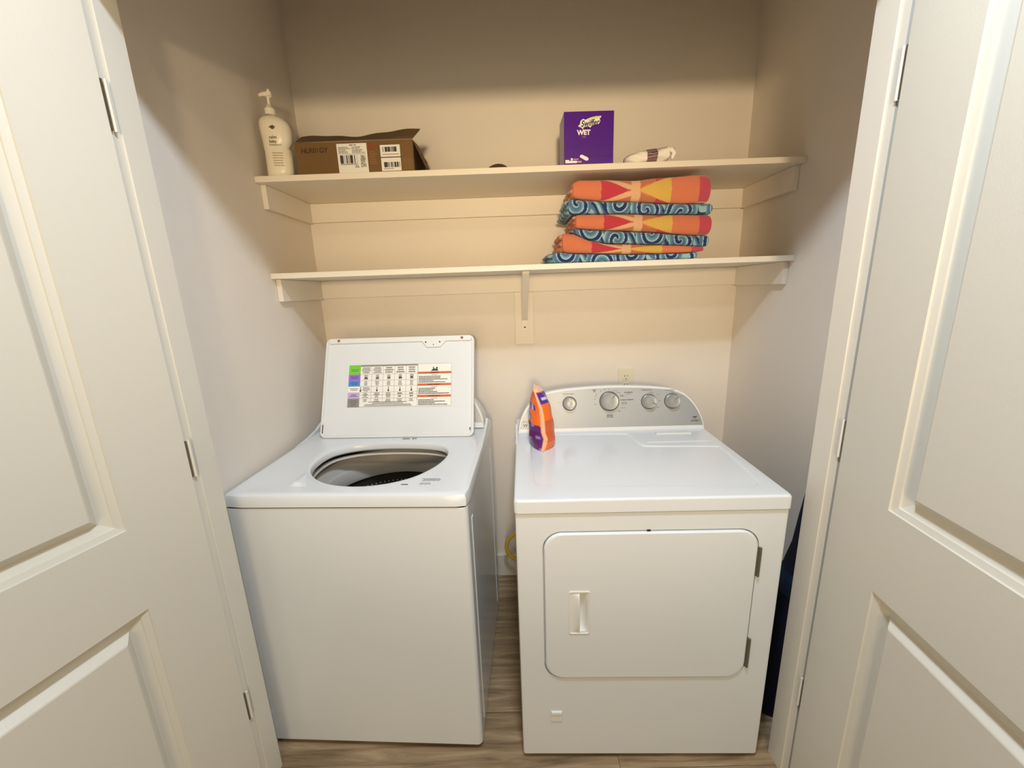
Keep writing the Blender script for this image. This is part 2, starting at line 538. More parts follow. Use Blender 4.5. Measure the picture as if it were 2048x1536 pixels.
# cabinet: rounded front corners, embossed side
U0 = -.009
L = rrect(U0, WW, 0, WD, .016, 6)
Lb = rrect(U0 + .002, WW - .002, .002, WD - .002, .015, 6)
V, F = loops_mesh([[(a, b, .018) for a, b in Lb], [(a, b, .022) for a, b in L], [(a, b, ZS - .006) for a, b in L], [(a, b, ZS - .003) for a, b in Lb]], cap0=True)
bmw = wn(pyobj('cabinet', V, F, ENAMEL, wm, ang=40))
for (a, b) in ((.055, .075), (.56, .58)):
    box('side_rib', WW - .0010, WW + .0022, a, b, .06, .80, ENAMEL, bmw, r=.002)
# top panel with tub opening
HU, HV = .351, .232
N = 96
HP = [(.5689, .3246), (.5733, .2681), (.5589, .2087), (.5352, .1614), (.5022, .1174), (.466, .092), (.4281, .0737), (.3683, .0600), (.2993, .0664), (.2454, .0844),
      (.1899, .1222), (.1529, .1732), (.1370, .2247), (.1371, .2985), (.1600, .3480), (.2336, .3868), (.3504, .3969), (.4739, .3880), (.5389, .3655)]
for _ in range(3):
    HP = [q for i in range(len(HP)) for q in ((HP[i][0] * .75 + HP[(i + 1) % len(HP)][0] * .25, HP[i][1] * .75 + HP[(i + 1) % len(HP)][1] * .25),
                                             (HP[i][0] * .25 + HP[(i + 1) % len(HP)][0] * .75, HP[i][1] * .25 + HP[(i + 1) % len(HP)][1] * .75))]
def ray_hit(a):
    """distance from the hole centre to its outline in direction a"""
    d = (math.cos(a), math.sin(a))
    for i in range(len(HP)):
        p, q = HP[i - 1], HP[i]
        ex, ey = q[0] - p[0], q[1] - p[1]
        den = d[0] * ey - d[1] * ex
        if abs(den) < 1e-12: continue
        px, py = p[0] - HU, p[1] - HV
        t = (px * ey - py * ex) / den; k = (px * d[1] - py * d[0]) / den
        if t > 0 and -1e-6 <= k <= 1 + 1e-6: return t
    return .2
HR = [ray_hit(2 * math.pi * k / N) for k in range(N)]
def sup(s, z, shift=0.0):
    return [(HU + s * HR[k] * math.cos(2 * math.pi * k / N), HV + shift + s * HR[k] * math.sin(2 * math.pi * k / N), z) for k in range(N)]
def rr_polar(ins, z, r=.02):
    """rounded rect sampled by the same angles about the hole centre"""
    x0, x1, y0, y1 = U0 + ins - .003, WW + .003 - ins, ins - .003, WD - ins
    out = []
    for k in range(N):
        a = 2 * math.pi * k / N
        c, d = math.cos(a), math.sin(a)
        t = 1e9
        if c > 1e-9: t = min(t, (x1 - HU) / c)
        if c < -1e-9: t = min(t, (x0 - HU) / c)
        if d > 1e-9: t = min(t, (y1 - HV) / d)
        if d < -1e-9: t = min(t, (y0 - HV) / d)
        out.append([HU + c * t, HV + d * t, z])
    # make sure the four corners are hit exactly
    for cx, cy in ((x0, y0), (x1, y0), (x1, y1), (x0, y1)):
        k = min(range(N), key=lambda i: (out[i][0] - cx) ** 2 + (out[i][1] - cy) ** 2)
        sx, sy = (1 if cx == x0 else -1), (1 if cy == y0 else -1)
        out[k] = [cx + sx * r * .29, cy + sy * r * .29, z]
        for kk in ((k - 1) % N, (k + 1) % N):
            p = out[kk]
            if abs(p[0] - cx) < 1e-6 and abs(p[1] - cy) < r: p[1] = cy + sy * r
            if abs(p[1] - cy) < 1e-6 and abs(p[0] - cx) < r: p[0] = cx + sx * r
    return [tuple(p) for p in out]
loops = [rr_polar(.010, ZS), rr_polar(0.0, ZS + .002), rr_polar(0.0, ZT - .012), rr_polar(.003, ZT - .004), rr_polar(.010, ZT - .0003), rr_polar(.018, ZT + .0005), rr_polar(.030, ZT - .0012),
         sup(1.12, ZT - .0018), sup(1.05, ZT - .0035), sup(1.015, ZT - .007), sup(1.0, ZT - .013), sup(1.0, ZT - .026), sup(1.03, ZT - .032)]
V, F = loops_mesh(loops)
top = pyobj('top_panel', V, F, ENAMEL, wm, ang=30)
# raised rear side wings beside the console
for ux in (U0, WW - .010):
    prof = [(.36, ZT - .002), (.44, ZT + .004), (.50, ZT + .014), (.545, ZT + .030), (.555, ZT + .034), (.565, ZT + .030), (.60, ZT + .002), (.60, ZT - .006), (.36, ZT - .006)]
    V = [(ux, a, b) for a, b in prof] + [(ux + .010, a, b) for a, b in prof]
    n = len(prof)
    F = [tuple(range(n)), tuple(range(2 * n - 1, n - 1, -1))] + [(i, (i + 1) % n, n + (i + 1) % n, n + i) for i in range(n)]
    pyobj('rear_wing', V, F, ENAMEL, top, smooth=False)
# bleach dispenser scoop
V, F = [], []
for i in range(9):
    for j in range(9):
        a, b = i / 8 - .5, j / 8
        h = .013 * max(0, math.cos(a * math.pi)) ** 1.5 * (1 - b) ** .6 * min(1, b * 7) + .0002
        V.append((.178 + a * .062 * (1 - .75 * b) - .022 * b, .050 + b * .082, ZT - .0015 + h))
for i in range(8):
    for j in range(8): F.append((i * 9 + j, i * 9 + j + 1, i * 9 + j + 10, i * 9 + j + 9))
pyobj('bleach_dispenser', V, F, ENAMEL, top)
# printed notes in front of the opening
I4 = Matrix.Translation((0, 0, ZT - .0016))
rects = []
rnd = random.Random(3)
for (cx, cy, wd, ht, n) in ((.566, .094, .060, .0035, 3), (.552, .066, .040, .0035, 2)):
    for r_ in range(n):
        x = cx - wd / 2 + rnd.uniform(0, .012)
        while x < cx + wd / 2 - .004:
            l = rnd.uniform(.004, .013)
            rects.append((x, min(x + l, cx + wd / 2), cy - r_ * .0062, cy - r_ * .0062 + ht, 0, 0)); x += l + .0016
rects.append((.486, .506, .058, .063, 1, 0))
tag(print_quads('warning_print', rects, I4, [INKL, BLACK], top), kind='stuff')
# tub rings and basket
RX, RY = .345, .300
tubv = lathe('tub', [(.268, ZS - .012), (.268, .30), (.0001, .30)], TUBM, wm, n=48, c=(RX, RY, 0))
V, F = loops_mesh([sup(1.10, ZT - .047, .006), sup(1.030, ZT - .047, .006), sup(1.025, ZT - .053, .006), sup(1.09, ZT - .055, .006), sup(1.10, ZT - .047, .006)])
pyobj('tub_cover', V, F, RINGP, wm, ang=40)
lathe('balance_ring', [(.250, .824), (.240, .831), (.231, .829), (.228, .822), (.226, .782), (.2235, .776), (.2215, .781), (.2195, .774), (.2195, .738), (.225, .724), (.250, .720)], RINGP, wm, n=64, c=(RX, RY, 0), ang=25)
bk = lathe('basket', [(.238, .722), (.238, .36), (.20, .33), (.0001, .33)], BASKET, wm, n=64, c=(RX, RY, 0))
V, F = [], []
for zr in (.684, .656, .628):
    for k in range(88):
        a = 2 * math.pi * (k + (.5 if zr == .656 else 0)) / 88
        c = Vector((RX + .2365 * math.cos(a), RY + .2365 * math.sin(a), zr)); t = Vector((-math.sin(a), math.cos(a), 0))
        b = len(V)
        for q in range(6):
            w_ = 2 * math.pi * q / 6
            V.append(c + t * .0030 * math.cos(w_) + Vector((0, 0, .0030 * math.sin(w_))))
        F.append(tuple(range(b, b + 6)))
tag(pyobj('drain_holes', V, F, DOTM, bk, smooth=False), kind='stuff')
lathe('agitator', [(.15, .34), (.13, .39), (.06, .42), (.05, .52), (.0001, .54)], RINGP, wm, n=32, c=(RX, RY, 0))
for fx in (.05, WW - .05):
    for fy in (.05, WD - .05):
        lathe('foot', [(.0001, 0.0005), (.020, 0.0005), (.020, .012), (.010, .014), (.010, .0195), (.0001, .0195)], GASKET, wm, n=14, c=(fx, fy, 0))
make_console(wm, -.004, WW - .008, .530, ZT + .003, .17, .115)

# open lid
LW, LL, LT = .600, .398, .026
lid = empty('lid', (.342, .438, ZT + .002)); lid.parent = wm
lid.rotation_euler = (-math.radians(23.0), 0, 0)         # leans back onto the console
O = rrect(-LW / 2, LW / 2, 0, LL, .022, 8)
def ro(d, z): return [(a, z, b) for a, b in rrect(-LW / 2 + d, LW / 2 - d, d, LL - d, max(.022 - d, .004), 8)]
V, F = loops_mesh([ro(.004, LT), ro(0, LT - .004), ro(0, .002), ro(.002, 0), ro(.007, 0), ro(.009, .002), ro(.010, .006)], cap0=True)
shell = pyobj('lid_rim', V, F, PLASTIC, lid, ang=40)
# slightly crowned inner skin
V, F = [], []
NX, NZ = 24, 18
for i in range(NX + 1):
    for j in range(NZ + 1):
        a, b = i / NX * 2 - 1, j / NZ * 2 - 1
        hgt = .006 - .0042 * (1 - abs(a) ** 5) * (1 - abs(b) ** 4)
        if b < 0: hgt -= .002 * (1 - a * a) * max(0, -b) ** 1.0 * (1 - b ** 6)
        V.append((a * (LW / 2 - .0095), hgt, LL / 2 + b * (LL / 2 - .0095)))
for i in range(NX):
    for j in range(NZ):
        k = i * (NZ + 1) + j
        F.append((k, k + 1, k + NZ + 2, k + NZ + 1))
pyobj('lid_skin', V, F, ENAMEL, lid, ang=60)
# lip along the free edge, latch plate and screws
box('lid_lip', -LW / 2 + .016, LW / 2 - .012, -.0022, .006, LL - .022, LL - .004, PLASTIC, lid, r=.002)
pts = [(.092, LL - .020), (.113, LL - .046), (.166, LL - .046), (.190, LL - .020)]
V = [(a, -.0030, b) for a, b in pts] + [(a, .004, b) for a, b in pts]
lp = pyobj('latch_plate', V, [(0, 1, 2, 3), (7, 6, 5, 4), (0, 4, 5, 1), (1, 5, 6, 2), (2, 6, 7, 3), (3, 7, 4, 0)], PLASTIC, lid, smooth=False)
for (sx, sz, r_, m_) in ((.108, LL - .026, .003, BLACK), (.164, LL - .026, .003, BLACK), (.139, LL - .037, .002, BLACK)):
    lathe('screw', [(.0001, .0012), (r_, .0010), (r_, -.001)], m_, lp, n=12, c=(sx, -.0031, sz), axis='y')
RUST = mat('rubber_bumper', srgb(150, 96, 66), 0.6)
for sx in (-.247, .252):
    lathe('lid_bumper', [(.0001, .0030), (.0042, .0026), (.0055, .0), (.0055, -.002)], RUST, lid, n=14, c=(sx, -.0025, LL - .011), axis='y')
for (sx, z0, z1) in ((-LW / 2 + .0085, .018, .052), (LW / 2 - .014, .024, .034)):
    box('hinge_scuff', sx - .0018, sx + .0018, .0002, .0024, z0, z1, GASKET, lid, r=.0008)

# instruction chart on the lid
CH = Matrix.Translation((0, .0008, 0)) @ Matrix.Rotation(math.pi / 2, 4, 'X')
Gm = mat('chart_green', srgb(120, 205, 60), .5); Vm = mat('chart_violet', srgb(158, 110, 214), .5); Bm = mat('chart_blue', srgb(70, 144, 222), .5)
Lm = mat('chart_lilac', srgb(194, 172, 222), .5); Grm = mat('chart_grey', srgb(142, 140, 134), .5); Om = mat('chart_orange', srgb(206, 100, 58), .5)
INKM = mat('print_ink_mid', srgb(96, 94, 92), .6)
CM = [STICK, Gm, Vm, Bm, Lm, Grm, Om, INK, INKL, INKM]
R_ = []
cx0, cx1, cz0, cz1 = -.198, .212, .118, .286      # whole chart
R_.append((cx0, cx1, cz0, cz1, 0, 0))
xa, xb = cx0 + .047, .078                          # table columns between xa and xb
rows = [cz1 - .004, cz1 - .038, cz1 - .063, cz1 - .086, cz1 - .110, cz1 - .134, cz0]
for j, mi in enumerate((1, 2, 3, 0, 4, 5)):
    R_.append((cx0, xa, rows[j + 1], rows[j] + (.004 if j == 0 else 0), mi, 1))
    zc = (rows[j] + rows[j + 1]) / 2
    for k in range(2 if j < 5 else 4):
        wv = rnd.uniform(.018, .034)
        R_.append(((cx0 + xa) / 2 - wv / 2, (cx0 + xa) / 2 + wv / 2, zc - .004 + k * .006 - (.006 if j == 5 else 0), zc - .002 + k * .006 - (.006 if j == 5 else 0), 9 if j in (0, 3, 5) else 7, 2))
R_.append((xa, xb, cz1 - .007, cz1, 5, 1))
for z in rows[1:6] + [rows[4] - .011]: R_.append((xa, xb, z - .0005, z + .0005, 5, 1))
cols = [xa + (xb - xa) * k / 5 for k in range(6)]
for x in cols[1:]: R_.append((x - .0005, x + .0005, cz0 + .024, cz1 - .004, 5, 1))
def textblock(x0, x1, z0, z1, n, mi, cen=True, wmin=.5):
    for k in range(n):
        zz = z1 - (z1 - z0) * (k + .5) / n; h = (z1 - z0) / n * .30
        wv = (x1 - x0) * rnd.uniform(wmin, 1.0)
        s = (x0 + x1) / 2 - wv / 2 if cen else x0
        e = s + wv
        while s < e - .001:
            l = rnd.uniform(.003, .009)
            R_.append((s, min(s + l, e), zz - h, zz + h, mi, 2)); s += l + .0009
for k in range(5):
    a, b = cols[k] + .004, cols[k + 1] - .004; m_ = (a + b) / 2
    textblock(a, b, rows[1] + .003, rows[0] - .005, 5 if k < 2 else 3, 8, True, .55)
    textblock(m_ - .008, m_ + .008, rows[2] + .003, rows[1] - .002, 5, 9, True, .6)
    R_.append((m_ - .006, m_ + .006, rows[2] + .007, rows[2] + .013, 9 if k in (1, 2) else 7, 3))
    textblock(m_ - .008, m_ + .008, rows[3] + .002, rows[2] - .002, 4, 8, True, .6)
    tx = m_ if k else a - .001
    R_.append((tx - .0012, tx + .0012, rows[4] + .006, rows[3] - .003, 7, 3)); R_.append((tx - .003, tx + .003, rows[4] + .003, rows[4] + .010, 7, 3))
    if k == 0: textblock(a + .006, b, rows[4] + .003, rows[3] - .003, 4, 8)
    textblock(m_ - .012, m_ + .012, rows[5] + .002, rows[4] - .001, 4 if k < 3 else 2, 8)
    textblock(m_ - .012, m_ + .012, rows[5] - .014, rows[5] - .002, 3, 8)
textblock(xa + .004, xb - .006, cz0 + .002, cz0 + .022, 4, 8, True, .5)
# warning column
R_.append((xb + .001, xb + .0018, cz0, cz1, 5, 1)); R_.append((cx0, cx1, cz0, cz0 + .0008, 5, 1)); R_.append((cx1 - .0008, cx1, cz0, cz1, 5, 1)); R_.append((xb, cx1, cz1 - .0008, cz1, 5, 1))
bars = (cz1 - .041, cz1 - .088, cz1 - .133)
for z in bars:
    R_.append((xb + .002, cx1 - .001, z, z + .0085, 6, 1))
for z, lo in zip(bars, (bars[1] + .011, bars[2] + .011, cz0 + .003)):
    R_.append((xb + .055, xb + .080, z - .0055, z - .0040, 9, 2))
    n = max(3, int((z - .008 - lo) / .0052))
    textblock(xb + .005, cx1 - .006, lo, z - .008, n, 9, False, .45)
chart = print_quads('instruction_chart', R_, CH, CM, lid)
for z, s_ in zip(bars, ('WARNING', 'AVERTISSEMENT', 'ADVERTENCIA')):
    text_mesh('lettering', s_, .0072, INK, chart, CH @ Matrix.Translation(((xb + cx1) / 2, z + .0042, .0009)), bold=.0001)
# pictogram: hand caught in the tub
V = []
pic = [(-.014, 0), (.014, 0), (.0145, .004), (.010, .006), (.013, .011), (.010, .016), (.005, .014), (.007, .010), (.003, .007), (.001, .012), (-.001, .007), (-.004, .017), (-.007, .016), (-.006, .009), (-.010, .005)]
V = [CH @ Vector(((xb + cx1) / 2 + a, cz1 - .030 + b, .0009)) for a, b in pic]
pyobj('pictogram', V, [tuple(range(len(V)))], INK, chart, smooth=False, recalc=False)
# small stickers between hinge and opening
print_quads('hinge_print', [(.372, .400, .424, .433, 0, 0), (.410, .416, .423, .434, 1, 0), (.420, .425, .425, .434, 1, 0)], Matrix.Translation((0, 0, ZT - .0012)), [INKL, INK], top)

# ------------------------------------------------------------------ clothes dryer
DW, DD = 0.722, 0.690
dr = empty('clothes_dryer', (0, 0, 0), -0.0241)
tag(dr, 'white front-door clothes dryer with four-knob silver console', 'dryer')
DZT, DZS = 0.8987, 0.858
# cabinet shell with a recessed door opening in its front
bm = bmesh.new()
fo = rrect(.008, DW - .008, .020, DZS - .006, .004, 3)
dl = rrect(.0715, .652, .3135, .8015, .055, 10)
A = fill_holes(bm, fo, [dl], lambda a, b: (a, 0.0, b))
rec = [bm.verts.new((v.co.x, .016, v.co.z)) for v in A[1]]
bridge(bm, A[1], rec); bm.faces.new(rec)
o2 = [bm.verts.new((p[0], .008, p[1])) for p in rrect(0, DW, .015, DZS - .003, .004, 3)]
o15 = [bm.verts.new((p[0], .0025, p[1])) for p in rrect(.0025, DW - .0025, .0165, DZS - .0035, .004, 3)]
o3 = [bm.verts.new((p[0], DD, p[1])) for p in rrect(0, DW, .015, DZS - .003, .004, 3)]
bridge(bm, A[0], o15); bridge(bm, o15, o2); bridge(bm, o2, o3); bm.faces.new(o3)
wn(finish('cabinet', bm, ENAMEL, dr, ang=30))
# top panel with a shallow basin
bm = bmesh.new()
z1 = DZT
to = rrect(.006, DW - .006, .002, DD - .004, .010, 5)
basin = [(.056, .475), (.050, .46), (.052, .11), (.058, .085), (.075, .068), (.64, .045), (.668, .052), (.682, .075), (.700, .325), (.690, .340), (.455, .350), (.438, .360), (.425, .465), (.415, .480), (.075, .488)]
basin = smooth_line(basin + [basin[0]], 2)[:-1]
bc = (sum(p[0] for p in basin) / len(basin), sum(p[1] for p in basin) / len(basin))
def shrink(d):
    n = len(basin); out = []
    for i in range(n):
        a, b = Vector(basin[i - 1]), Vector(basin[(i + 1) % n])
        t = (b - a); t = t.normalized() if t.length > 1e-9 else Vector((1, 0))
        nn = Vector((-t.y, t.x))
        out.append((basin[i][0] + nn.x * d, basin[i][1] + nn.y * d))
    return out
A = fill_holes(bm, to, [basin], lambda a, b: (a, b, z1))
ar = sum(basin[i - 1][0] * basin[i][1] - basin[i][0] * basin[i - 1][1] for i in range(len(basin)))
sg = 1 if ar > 0 else -1
i1 = [bm.verts.new((p[0], p[1], z1 - .0012)) for p in shrink(sg * .0025)]
i2 = [bm.verts.new((p[0], p[1], z1 - .0036)) for p in shrink(sg * .0050)]
bridge(bm, A[1], i1); bridge(bm, i1, i2)
f = bm.faces.new(i2); bmesh.ops.triangulate(bm, faces=[f])
p1 = [bm.verts.new((p[0], p[1], z1 - .002)) for p in rrect(.001, DW - .001, -.003, DD - .001, .012, 5)]
p2 = [bm.verts.new((p[0], p[1], z1 - .007)) for p in rrect(-.002, DW + .002, -.006, DD, .013, 5)]
p3 = [bm.verts.new((p[0], p[1], DZS + .002)) for p in rrect(-.002, DW + .002, -.006, DD, .013, 5)]
p4 = [bm.verts.new((p[0], p[1], DZS)) for p in rrect(.010, DW - .010, .006, DD - .01, .013, 5)]
bridge(bm, A[0], p1); bridge(bm, p1, p2); bridge(bm, p2, p3); bridge(bm, p3, p4)
dtop = wn(finish('top_panel', bm, ENAMEL, dr, ang=40))
# small upstand at the left rear beside the console
prof = [(.40, DZT - .002), (.46, DZT + .008), (.50, DZT + .020), (.512, DZT + .030), (.522, DZT + .032), (.535, DZT + .020), (.535, DZT - .006), (.40, DZT - .006)]
V = [(-.001, a, b) for a, b in prof] + [(.006, a, b) for a, b in prof]; n = len(prof)
pyobj('rear_wing', V, [tuple(range(n)), tuple(range(2 * n - 1, n - 1, -1))] + [(i, (i + 1) % n, n + (i + 1) % n, n + i) for i in range(n)], ENAMEL, dtop, smooth=False)
# lint screen cover at the right rear
lint = box('lint_cover', .462, .690, .378, .458, DZT - .001, DZT + .0022, ENAMEL, dr, r=.0015)
box('lint_grip', .520, .648, .450, .468, DZT + .0005, DZT + .0065, PLASTIC, lint, r=.002)
# the door
dd = empty('dryer_door', (0, 0, 0)); dd.parent = dr
bm = bmesh.new()
hl = rrect(.144, .201, .478, .617, .006, 10)
A = fill_holes(bm, rrect(.080, .6445, .322, .7935, .049, 10), [hl], lambda a, b: (a, -.006, b))
q1 = [bm.verts.new((p[0], -.0045, p[1])) for p in rrect(.0775, .6470, .3195, .7960, .051, 10)]
q2 = [bm.verts.new((p[0], -.001, p[1])) for p in rrect(.0755, .6490, .3175, .7980, .052, 10)]
q3 = [bm.verts.new((p[0], .0155, p[1])) for p in rrect(.0755, .6490, .3175, .7980, .052, 10)]
h1 = [bm.verts.new((v.co.x, .0155, v.co.z)) for v in A[1]]
bridge(bm, A[0], q1); bridge(bm, q1, q2); bridge(bm, q2, q3); bridge(bm, A[1], h1)
wn(finish('door_panel', bm, ENAMEL, dd, ang=30))
# handle: rim, pocket on the right, grip bulging on the left
hd = empty('handle'); hd.parent = dd
V, F = [], []
us = [.1445 + .0565 * i / 24 for i in range(25)]
NZh = 40
gu = .1725
def hh(u, z):
    b = (z - .478) / .139; e = min(1, min(b, 1 - b) * 9)
    if u <= gu:
        s = max(0.0, (u - .150) / (gu - .150))
        return -.0065 - .0135 * s ** 1.6 * math.sin(math.pi * min(1, max(0, (b - .05) / .90))) ** .45 if .05 < b < .95 else -.0065
    s = (u - gu) / (.196 - gu)
    if s > 1 or b < .06 or b > .94: return -.0065
    bb = math.sin(math.pi * (b - .06) / .88) ** .5
    return -.0065 + .0180 * (1 - s ** 2.2) * bb
col = []
for u in us: col.append([(u, hh(u, .478 + .139 * j / NZh), .478 + .139 * j / NZh) for j in range(NZh + 1)])
k = next(i for i, u in enumerate(us) if u > gu)
cut = [(gu, hh(gu, .478 + .139 * j / NZh), .478 + .139 * j / NZh) for j in range(NZh + 1)]
cut2 = [(gu + .0002, hh(gu + .0002, .478 + .139 * j / NZh), .478 + .139 * j / NZh) for j in range(NZh + 1)]
col = col[:k] + [cut, cut2] + col[k:]
for c in col: V += c
m_ = NZh + 1
for i in range(len(col) - 1):
    for j in range(NZh): F.append((i * m_ + j, i * m_ + j + 1, (i + 1) * m_ + j + 1, (i + 1) * m_ + j))
pyobj('handle_pocket', V, F, PLASTIC, hd, ang=40)
def rim(d, yv): return [(a, yv, b) for a, b in rrect(.1425 + d, .2025 - d, .4765 + d, .6185 - d, .006, 6)]
V, F = loops_mesh([rim(0, -.004), rim(.0004, -.0082), rim(.0022, -.0088), rim(.0038, -.0075), rim(.0042, -.004)])
pyobj('handle_rim', V, F, PLASTIC, hd, ang=40)
for (a, b) in ((.658, .746), (.355, .452)):
    hg = box('hinge', .6480, .6545, -.0050, .006, a, b, STEEL, dd, r=.001)
    lathe('hinge_pin', [(.0001, 0), (.0035, 0), (.0035, b - a), (.0001, b - a)], STEEL, hg, n=10, c=(.6545, -.006, a))
box('door_catch', .352, .362, -.0022, .004, .7990, .8035, BLACK, dd, r=.001)
bd = box('toe_tab', .0885, .1240, -.0030, .002, .150, .189, PLASTIC, dr, r=.0025)
box('tab_lip', .0905, .1220, -.0048, -.002, .176, .187, PLASTIC, bd, r=.0015)
for fx in (.05, DW - .05):
    for fy in (.05, DD - .05):
        lathe('foot', [(.0001, 0.0005), (.020, 0.0005), (.020, .010), (.010, .012), (.010, .0165), (.0001, .0165)], GASKET, dr, n=14, c=(fx, fy, 0))
# console
CV, CZ = .508, DZT - .008
con = make_console(dr, .004, .722, CV, CZ, .177, .115)
la = math.atan(LEAN)
def on_face(u, z, off=0.0):
    return Vector((u, CV + LEAN * (z - CZ) - .0010 - off, z))
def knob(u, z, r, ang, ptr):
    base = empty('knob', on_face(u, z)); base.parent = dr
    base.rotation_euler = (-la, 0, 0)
    lathe('knob_shade_ring', [(r * 1.21, 0), (r * 1.21, .0030), (r * 1.15, .0040), (r * 1.1, .0040)], mat('knob_gap_shade', srgb(92, 90, 86), 0.6), base, n=36, axis='y')  # grey ring paints the shade in the gap around the knob
    lathe('knob_skirt', [(r * 1.16, 0), (r * 1.16, .002), (r * 1.10, .006), (r * 1.04, .016)], CHROME, base, n=36, axis='y')
    lathe('knob_cap', [(r * 1.04, .016), (r * 1.03, .019), (r * .97, .0205), (r * .86, .0195), (r * .3, .0203), (.0001, .0204)], KNOB, base, n=36, axis='y', ang=50)
    bm = bmesh.new()
    add_box(bm, -.0011, .0011, -.0216, -.0190, r * .42, r * .95, r=.0005)
    bmesh.ops.rotate(bm, verts=bm.verts, cent=(0, 0, 0), matrix=Matrix.Rotation(ang, 3, 'Y'))
    finish('pointer', bm, ptr, base, smooth=False)
    return base
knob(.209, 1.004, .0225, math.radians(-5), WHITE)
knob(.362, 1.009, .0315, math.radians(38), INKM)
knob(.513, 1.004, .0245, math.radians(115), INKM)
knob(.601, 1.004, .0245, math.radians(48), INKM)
def ctext(s, u, z, size, m=INK, bold=0.0, align='CENTER'):
    text_mesh('lettering', s, size, m, con, facing(on_face(u, z, .0006), la), bold=bold, align=align)
ctext('WRINKLE SHIELD', .205, 1.040, .0056, INKM); ctext('On', .194, 1.030, .0050, INKL); ctext('Off', .171, 1.010, .0050, INKL)
ctext('TIMED\nDRY', .306, 1.049, .0056, INK, .00005); ctext('SENSOR\nDRYING', .363, .953, .0066, INK, .0001)
for s_, uu, zz in (('80', .313, 1.036), ('60', .309, 1.028), ('50', .307, 1.018), ('Off', .308, .998), ('40', .331, 1.048), ('30', .345, 1.053), ('20', .362, 1.053)):
    ctext(s_, uu, zz, .0048, INKM)
ctext('Heavy Duty', .386, 1.049, .0042, INKL); ctext('Normal', .398, 1.041, .0045, INKM)
ctext('AUTOMATIC', .436, 1.040, .0058, INK, .00008); ctext('Sensor Dry', .436, 1.034, .0040, INKL); ctext('Casual\nDelicates', .404, 1.029, .0045, INKM, align='LEFT')
ctext('\u25b6 ENERGY PREFERRED', .404, 1.0125, .0050, INK, .00008, 'LEFT'); ctext('Quick Dry\nDamp Dry', .409, 1.0005, .0048, INKM, align='LEFT')
ctext('Touch Up', .404, .983, .0045, INKL, align='LEFT'); ctext('Off', .398, .971, .0055, INK)
ctext('TEMPERATURE', .505, 1.047, .0058, INKM); ctext('Air Only', .524, 1.038, .0045, INKL); ctext('Low', .546, 1.029, .0045, INKL, align='LEFT')
ctext('Med', .550, 1.005, .0045, INKM, align='LEFT'); ctext('High', .544, .982, .0045, INKL, align='LEFT'); ctext('Hot', .526, .970, .0045, INKL)
ctext('CYCLE SIGNAL', .594, 1.045, .0056, INKM); ctext('Off', .604, 1.037, .0045, INKL); ctext('On', .637, 1.021, .0045, INKL)
ctext('W', .036, .925, .017, INK, .0)
ctext('AUTODRY', .686, .928, .0066, INK, .0001); ctext('SYSTEM', .686, .934, .0040, INKL)
Vp = [(-.009, .004), (-.003, .006), (0, .002), (.003, .006), (.009, .004), (.004, .001), (0, -.002), (-.004, .001)]
mm = facing(on_face(.686, .940, .0006), la)
pyobj('badge_mark', [mm @ Vector((a, b, .0002)) for a, b in Vp], [tuple(range(8))], INK, con, smooth=False, recalc=False)
mm = facing(on_face(.034, .936, .0006), la)
arc = []
for k in range(13):
    q = math.radians(20 + 140 * k / 12); arc.append((.013 * math.cos(q), .0045 * math.sin(q)))
for k in range(12, -1, -1):
    q = math.radians(20 + 140 * k / 12); arc.append((.0125 * math.cos(q), .0034 * math.sin(q)))
pyobj('logo_swoosh', [mm @ Vector((a, b, .0002)) for a, b in arc], [(i, i + 1, 24 - i, 25 - i) for i in range(12)], INK, con, smooth=False, recalc=False)

# ------------------------------------------------------------------ wall outlet
ot = empty('power_outlet', (.526, YB, 1.012)); tag(ot, 'ivory duplex power outlet on the wall above the dryer console', 'outlet')
box('cover_plate', -.0355, .0355, -.0055, -.0004, -.059, .059, OUTLET, ot, r=.002)
for dz in (.0205, -.0205):
    rc = lathe('receptacle', [(.0001, .0078), (.0155, .0076), (.017, .0055), (.017, .003)], OUTLET, ot, n=24, c=(0, 0, dz), axis='y')
    boxes('slots', [(-.0075, -.0055, -.0082, -.006, dz + .001, dz + .010), (.0055, .0075, -.0082, -.006, dz + .002, dz + .009), (-.0022, .0022, -.0082, -.006, dz - .0105, dz - .006)], BLACK, rc)

# ------------------------------------------------------------------ yellow gas hose looped behind the dryer
path = []
for i in range(61):
    s = i / 60; a = math.radians(60 + 400 * s)
    path.append((.035 + .092 * math.cos(a) * (1 - .1 * s), .735 + .055 * s, .222 + .088 * math.sin(a) + .01 * s))
path = [(.16, .735, .33), (.12, .735, .325)] + path + [(.10, .80, .17), (.15, .815, .14), (.19, .843, .13)]
gh = tag(tube('gas_hose', path, .0085, HOSE, n=10), 'looped yellow gas hose behind the left edge of the dryer', 'hose')

